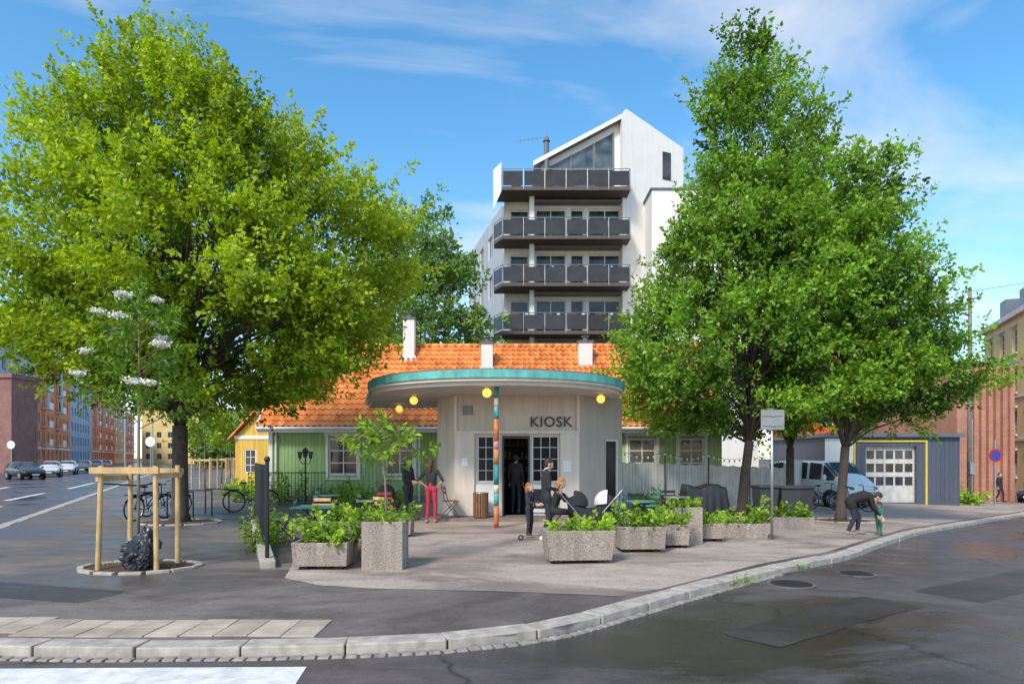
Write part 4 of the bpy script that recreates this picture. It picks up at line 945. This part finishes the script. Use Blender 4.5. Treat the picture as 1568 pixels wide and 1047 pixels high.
# ---------------------------------------------------------------- furniture
def chair(x,y,rz,col,z=None,name='cafe_chair'):
    z=g(x) if z is None else z; O=Obj(name,(x,y,z),rz); f=O.p('frame','black' if col!='steel' else 'steel'); s=O.p('seat_slats',col,bev=.004)
    for a in (-.2,.2):
        f.tube([(a,-.22,0),(a,.12,.5),(a,.2,.88)],.011,6); f.tube([(a*.92,.24,0),(a*.92,-.2,.45)],.011,6)
    f.cyl((-.2,-.2,.02),(.2,-.2,.02),.009,n=5); f.cyl((-.19,.22,.03),(.19,.22,.03),.009,n=5)
    for i in range(6): s.box(-.21,.21,-.21+i*.07,-.155+i*.07,.455,.472)
    for zz in (.66,.78): s.box(-.21,.21,.155+(zz-.66)*.35,.17+(zz-.66)*.35,zz,zz+.07)
    O.end()
def table(x,y,r_=.35,col='steel',sq=False,name='cafe_table'):
    O=Obj(name,(x,y,g(x))); t=O.p('top',col,bev=.004)
    if sq: t.box(-r_,r_,-r_,r_,.71,.735)
    else: t.cyl((0,0,.71),(0,0,.735),r_,n=28)
    f=O.p('legs','black')
    for k_ in range(2):
        a=k_*math.pi/2+.4; f.tube([(math.cos(a)*.26,math.sin(a)*.26,0),(-math.cos(a)*.2,-math.sin(a)*.2,.71)],.012,6); f.tube([(-math.cos(a)*.26,-math.sin(a)*.26,0),(math.cos(a)*.2,math.sin(a)*.2,.71)],.012,6)
    O.end()
M['cteal']=mat('teal_chair',(.08,.28,.25),.5,.1); M['cred']=mat('red_bench',(.5,.06,.05),.5,.1)
table(-4.1,14.2,.4,'cteal',True); table(-3.3,16.2,.35,'steel'); table(3.0,16.0,.36,'cteal'); table(4.3,18.0,.36,'steel'); table(-5.0,18.5,.35,'cteal')
for x,y,a,c in ((-4.75,14.3,-1.4,'cteal'),(-3.55,14.5,1.6,'wood'),(-4.2,14.9,0,'wood'),(-3.9,16.5,-1.2,'cteal'),(-2.9,15.7,2.4,'wood'),(-5.4,18.2,-1,'cteal'),(-3.2,17.4,.5,'cred'),(2.4,16.1,-1.5,'cteal'),(3.1,16.7,.2,'black'),(3.7,15.9,1.5,'black'),(3.7,18.2,-1.3,'cteal'),(4.9,18.2,1.4,'black'),(4.3,18.7,0,'black'),(-1.72,18.95,1.9,'cred'),(.95,15.72,R(80),'black')):
    chair(x,y,a,c,z=.085 if x==-1.72 else None)
def stroller(x,y,rz,col,shell=None,name='baby_stroller'):
    O=Obj(name,(x,y,g(x)+.0),rz); f=O.p('frame','steel'); w=O.p('wheels','rubber',True); sp=O.p('spokes','steel'); c=O.p('seat',col,True); h=O.p('hood',shell or col,True)
    for a in (-.26,.26):
        for yy,rr_ in ((.32,.14),(-.36,.10)):
            w.tube(circ((a,yy,rr_),rr_-.015,'x',20),.018,6,True)
            for k_ in range(5): q=k_*1.2566; sp.cyl((a,yy,rr_),(a,yy+math.cos(q)*(rr_-.02),rr_+math.sin(q)*(rr_-.02)),.005,n=4)
        f.tube([(a,-.36,.12),(a*.9,.05,.5),(a*.85,.5,1.02)],.013,6); f.tube([(a,.32,.15),(a*.9,.0,.48)],.013,6)
    f.tube([(-.22,.5,1.02),(0,.55,1.04),(.22,.5,1.02)],.017,8); f.cyl((-.26,-.36,.12),(.26,-.36,.12),.01,n=5); f.cyl((-.26,.32,.14),(.26,.32,.14),.01,n=5)
    c.tube([(0,-.48,.42),(0,-.3,.44),(0,-.02,.46),(0,.14,.66),(0,.24,.88)],[.10,.16,.19,.20,.12],12)
    b=O.p('basket','black'); b.box(-.2,.2,-.2,.25,.2,.32)
    vs=[];fs=[];m=10;n=8
    for i in range(m+1):
        p=math.pi*i/m
        for j in range(n+1):
            q=-.15+1.75*j/n; vs.append((.24*math.cos(p),.16-.30*math.sin(p)*math.cos(q)+.0,.72+.30*math.sin(p)*math.sin(q)))
    for i in range(m):
        for j in range(n): k_=i*(n+1)+j; fs.append((k_,k_+1,k_+n+2,k_+n+1))
    h.add(vs,fs); O.end()
M['cl_black']=cloth((.025,.025,.028)); M['cl_white']=mat('white_fabric',(.7,.7,.68),.7,.08)
stroller(1.55,15.1,R(75),'cl_black'); stroller(2.0,15.5,R(-100),'cl_black','cl_white'); stroller(-3.35,18.5,R(30),'cl_black')
O=Obj('kick_scooter',(.5,14.45,0),R(100)); f=O.p('frame','steel'); f.box(-.05,.05,-.28,.28,.08,.10); f.tube([(0,-.3,.07),(0,-.24,.75)],.015,8); f.cyl((-.17,-.24,.75),(.17,-.24,.75),.012,n=6)
w=O.p('wheels','rubber',True)
for yy in (-.32,.32): w.tube(circ((0,yy,.06),.045,'x',14),.017,6,True)
O.end()
def bike(x,y,rz,lean=.08):
    O=Obj('bicycle',(x,y,g(x)),rz); O.e.rotation_euler=(lean,0,rz); w=O.p('tyres','rubber',True); s=O.p('spokes','steel'); f=O.p('frame','black',True)
    for a in (-.52,.52):
        w.tube(circ((a,0,.34),.325,'y',28),.02,6,True); s.tube(circ((a,0,.34),.30,'y',28),.008,4,True)
        for k_ in range(14): q=k_*.4488; s.cyl((a,0,.34),(a+.3*math.cos(q),0,.34+.3*math.sin(q)),.003,n=3)
        f.tube([(a-.3,0,.54),(a-.12,0,.70),(a+.12,0,.70),(a+.3,0,.54)],.02,5)
    for P in ([(-.52,0,.34),(-.08,0,.30),(-.2,0,.78),(-.52,0,.34)],[(-.08,0,.30),(.36,0,.74),(-.17,0,.62)],[(.52,0,.34),(.36,0,.74),(.33,0,.98)]): f.tube(P,.017,6)
    f.tube([(-.2,0,.78),(-.22,0,.92)],.013,6); f.ell((-.24,0,.94),(.13,.07,.035),10,6); f.tube([(.18,-.28,1.0),(.3,-.22,1.03),(.34,0,1.0),(.3,.22,1.03),(.18,.28,1.0)],.012,6)
    f.tube(circ((-.08,.05,.30),.09,'y',16),.008,4,True); f.cyl((-.08,-.1,.30),(-.02,-.1,.15),.01,n=5); f.box(-.8,-.35,-.07,.07,.72,.74)
    b=O.p('basket','steel')
    for zz in (.75,.85,.95): b.tube([(.42,-.15,zz),(.72,-.15,zz),(.72,.15,zz),(.42,.15,zz)],.006,4,True)
    for k_ in range(5): b.cyl((.72,-.15+k_*.075,.75),(.72,-.15+k_*.075,.95),.004,n=4)
    O.end()
bike(-10.2,19.2,R(70)); bike(-10.5,20.6,R(55)); bike(-8.4,22.0,R(20)); bike(12.3,27.0,R(10),.05); bike(13.1,26.2,R(-20),.05)
O=Obj('bicycle_rack',(-9.9,19.6,0)); r=O.p('hoops','black')
for i in range(3): r.tube([(i*.1,i*1.0,0),(i*.1,i*1.0,.75),(i*.1+.7,i*1.0+.1,.75),(i*.1+.7,i*1.0+.1,0)],.025,8)
O.end()
O=Obj('iron_railing'); f=O.p('bars','black')
P0,P1=Vector((-3.98,11.1,0)),Vector((-6.0,16.0,0))
for i in range(41):
    p=P0.lerp(P1,i/40); f.cyl(p+Vector((0,0,.25)),p+Vector((0,0,1.62)),.011 if i%10 else .03,n=6)
for z in (.35,1.55): f.tube([P0+Vector((0,0,z)),P1+Vector((0,0,z))],.02,6)
f.cyl(P0+Vector((.02,-.06,0)),P0+Vector((.02,-.06,1.68)),.035,n=8); f.ell((P0.x+.02,P0.y-.06,1.72),.05,10,8)
b=O.p('base_wall','granite',bev=.01); d=(P1-P0).normalized(); n_=Vector((-d.y,d.x,0))*-.11
a_=P0-d*.35
b.add([tuple(a_+n_+Vector((0,0,-.02))),tuple(a_-n_+Vector((0,0,-.02))),tuple(P1-n_+Vector((0,0,-.02))),tuple(P1+n_+Vector((0,0,-.02))),tuple(a_+n_+Vector((0,0,.12))),tuple(a_-n_+Vector((0,0,.12))),tuple(P1-n_+Vector((0,0,.3))),tuple(P1+n_+Vector((0,0,.3)))],[(0,1,2,3),(4,5,6,7),(0,1,5,4),(1,2,6,5),(2,3,7,6),(3,0,4,7)])
O.end()
O=Obj('iron_railing'); f=O.p('bars','black')
for i in range(24):
    x=-9.5+i*.12; f.cyl((x,24.6,.1),(x,24.6,1.2),.01,n=5)
f.cyl((-9.5,24.6,1.2),(-6.7,24.6,1.2),.018,n=6); f.cyl((-9.5,24.6,.2),(-6.7,24.6,.2),.018,n=6); O.end()
def wbin(x,y,rz=0):
    O=Obj('wheelie_bin',(x,y,g(x)),rz)
    if 'binp' not in M: M['binp']=mat('bin_plastic',(.045,.048,.052),.5,.15)
    b=O.p('body','binp',bev=.015); b.frus((0,0),.44,.5,.56,.66,.05,.98)
    l=O.p('lid','binp',bev=.02); l.box(-.30,.30,-.38,.36,.985,1.06); w=O.p('wheels','rubber'); w.cyl((-.28,.26,.1),(.28,.26,.1),.1,n=14); h=O.p('handle','binp'); h.cyl((-.25,.42,.98),(.25,.42,.98),.02,n=6); O.end()
wbin(7.45,20.1,.05); wbin(8.15,20.2,-.06); wbin(8.8,20.9,.2)
me=bpy.data.meshes.new('tarp'); bm=bmesh.new(); bmesh.ops.create_grid(bm,x_segments=60,y_segments=30,size=1)
for v in bm.verts:
    x,y=v.co.x,v.co.y; e=max(abs(x),abs(y)); t=max(0,(e-.72)/.28)
    z=.95+.05*math.sin(x*6)-.9*t**.8+.03*MN.noise(Vector((x*6,y*6,0))); k_=1+.05*t*math.sin(math.atan2(y,x)*22)
    v.co=Vector((x*.85*k_*(1-.18*t),y*.5*k_*(1-.18*t),max(.04,z)))
for f in bm.faces: f.smooth=True
bm.to_mesh(me); bm.free(); me.materials.append(mat('tarpaulin',(.02,.022,.024),.35,.2,4))
ob=link('covered_furniture',me); ob.location=(5.95,21.2,g(5.95))
def disc(mb,c,r,th,ax=(0,-1,0),n=32):
    a=Vector(c); mb.cyl(tuple(a),tuple(a+Vector(ax)*th),r,n=n)
M['sgrey']=mat('grey_sign_back',(.26,.27,.26),.5,.15,6)
O=Obj('traffic_sign',(5.75,15.1,g(5.75))); O.p('post','steel',True).cyl((0,0,-.05),(0,0,2.9),.03,n=10); s=O.p('sign_back','sgrey',bev=.02); s.box(-.26,.26,-.045,-.032,2.42,2.86); O.p('clamps','steel').box(-.05,.05,-.07,.034,2.5,2.54); O.p('clamps','steel').box(-.05,.05,-.07,.034,2.72,2.76); s=O.p('sign_rails','steel'); s.box(-.22,.22,-.06,-.046,2.51,2.53); s.box(-.22,.22,-.06,-.046,2.73,2.75); O.end()
O=Obj('no_parking_sign',(24.9,35.2,g(24.9))); O.p('post','steel').cyl((0,0,0),(0,0,3.4),.035,n=8)
M['sblue']=mat('sign_blue',(.02,.06,.35),.4,.03); M['sred']=mat('sign_red',(.5,.02,.02),.4,.03)
disc(O.p('red_ring','sred'),(0,-.04,2.6),.34,.015); disc(O.p('blue_face','sblue'),(0,-.056,2.6),.27,.006); b=O.p('slash','sred'); b.cyl((-.2,-.064,2.8),(.2,-.064,2.4),.03,n=4); O.end()
O=Obj('utility_pole',(24.15,36,g(24.15))); O.p('pole',mat('weathered_pole',(.26,.21,.17),.9,.25,6),True).cyl((0,0,-.1),(0,0,11.4),.15,.09,12); a_=O.p('fittings','steel'); a_.cyl((-.1,0,10.8),(.55,0,10.9),.035,n=6); a_.box(-.15,.1,-.25,-.12,1.6,2.2); a_.cyl((0,-.16,0),(0,-.16,4.5),.03,n=6); O.end()
O=Obj('overhead_wire'); O.p('wire','black').tube([(24.2,36,10.5),(34,34,11.7),(60,30,13)],.012,4); O.end()
for x,y in ((-44,60),(-25.4,48)):
    O=Obj('traffic_sign',(x,y,-.05)); O.p('post','steel').cyl((0,0,0),(0,0,3.0),.04,n=8); disc(O.p('disc','white'),(0,-.05,2.9),.35,.015); disc(O.p('ring','steel'),(0,-.034,2.9),.37,.01); O.end()
for x,y in ((-34,60),(-50,95)):
    O=Obj('street_lamp',(x,y,0)); p=O.p('post','steel'); p.tube([(0,0,0),(0,0,7.2),(-.8,0,7.6)],.07,8); O.p('head','zinc').box(-1.3,-.7,-.12,.12,7.52,7.64); O.end()

# ---------------------------------------------------------------- sky, sun, camera
SV=Vector((-.40,-.68,.74)).normalized(); el=math.asin(SV.z); az=math.atan2(SV.x,SV.y)
w=bpy.data.worlds.new('World'); sc.world=w; w.use_nodes=True; t=w.node_tree; bg=t.nodes['Background']
sk=N(t,'ShaderNodeTexSky',sky_type='NISHITA'); sk.sun_disc=False; sk.sun_elevation=el; sk.sun_rotation=az%(2*math.pi); sk.air_density=1.0; sk.dust_density=.3; sk.ozone_density=2.0
hs=N(t,'ShaderNodeHueSaturation',{'Saturation':1.25,'Value':1.7,'Hue':.49}); t.links.new(sk.outputs[0],hs.inputs['Color'])
tc=N(t,'ShaderNodeTexCoord'); sp=N(t,'ShaderNodeSeparateXYZ'); t.links.new(tc.outputs['Generated'],sp.inputs[0])
ad=N(t,'ShaderNodeMath',operation='ADD'); t.links.new(sp.outputs['Z'],ad.inputs[0]); ad.inputs[1].default_value=.12
ab=N(t,'ShaderNodeMath',operation='MAXIMUM'); t.links.new(ad.outputs[0],ab.inputs[0]); ab.inputs[1].default_value=.05
dx=N(t,'ShaderNodeMath',operation='DIVIDE'); t.links.new(sp.outputs['X'],dx.inputs[0]); t.links.new(ab.outputs[0],dx.inputs[1])
dy=N(t,'ShaderNodeMath',operation='DIVIDE'); t.links.new(sp.outputs['Y'],dy.inputs[0]); t.links.new(ab.outputs[0],dy.inputs[1])
cb_=N(t,'ShaderNodeCombineXYZ'); t.links.new(dx.outputs[0],cb_.inputs[0]); t.links.new(dy.outputs[0],cb_.inputs[1])
mp=N(t,'ShaderNodeMapping'); mp.inputs['Scale'].default_value=(.55,1.0,1); mp.inputs['Location'].default_value=(2.7,1.2,0); mp.inputs['Rotation'].default_value=(0,0,.25); t.links.new(cb_.outputs[0],mp.inputs[0])
nz=N(t,'ShaderNodeTexNoise',{'Scale':1.35,'Detail':8,'Roughness':.55,'Distortion':.6}); t.links.new(mp.outputs[0],nz.inputs['Vector'])
cf=ramp(t,nz.outputs['Fac'],[(.45,0),(.72,.8)])
mxn=N(t,'ShaderNodeMix',data_type='RGBA'); t.links.new(cf,mxn.inputs['Factor']); t.links.new(hs.outputs[0],mxn.inputs[6]); mxn.inputs[7].default_value=(6.8,6.8,6.9,1)
t.links.new(mxn.outputs[2],bg.inputs['Color']); bg.inputs['Strength'].default_value=.15
sd=bpy.data.lights.new('sun','SUN'); sd.energy=3.8; sd.angle=R(12); sd.color=(1,.92,.80); so=bpy.data.objects.new('sun',sd); COL.objects.link(so); so.rotation_euler=SV.to_track_quat('Z','Y').to_euler()
cd=bpy.data.cameras.new('camera'); cd.lens=24; cd.sensor_width=36; cd.shift_y=.1126; cd.clip_end=4000; co=bpy.data.objects.new('camera',cd); COL.objects.link(co); co.location=(0,0,1.75); co.rotation_euler=(R(90),0,0); sc.camera=co
sc.view_settings.view_transform='Standard'; sc.view_settings.look='None'; sc.view_settings.exposure=0
print('done',time.time()-T0)
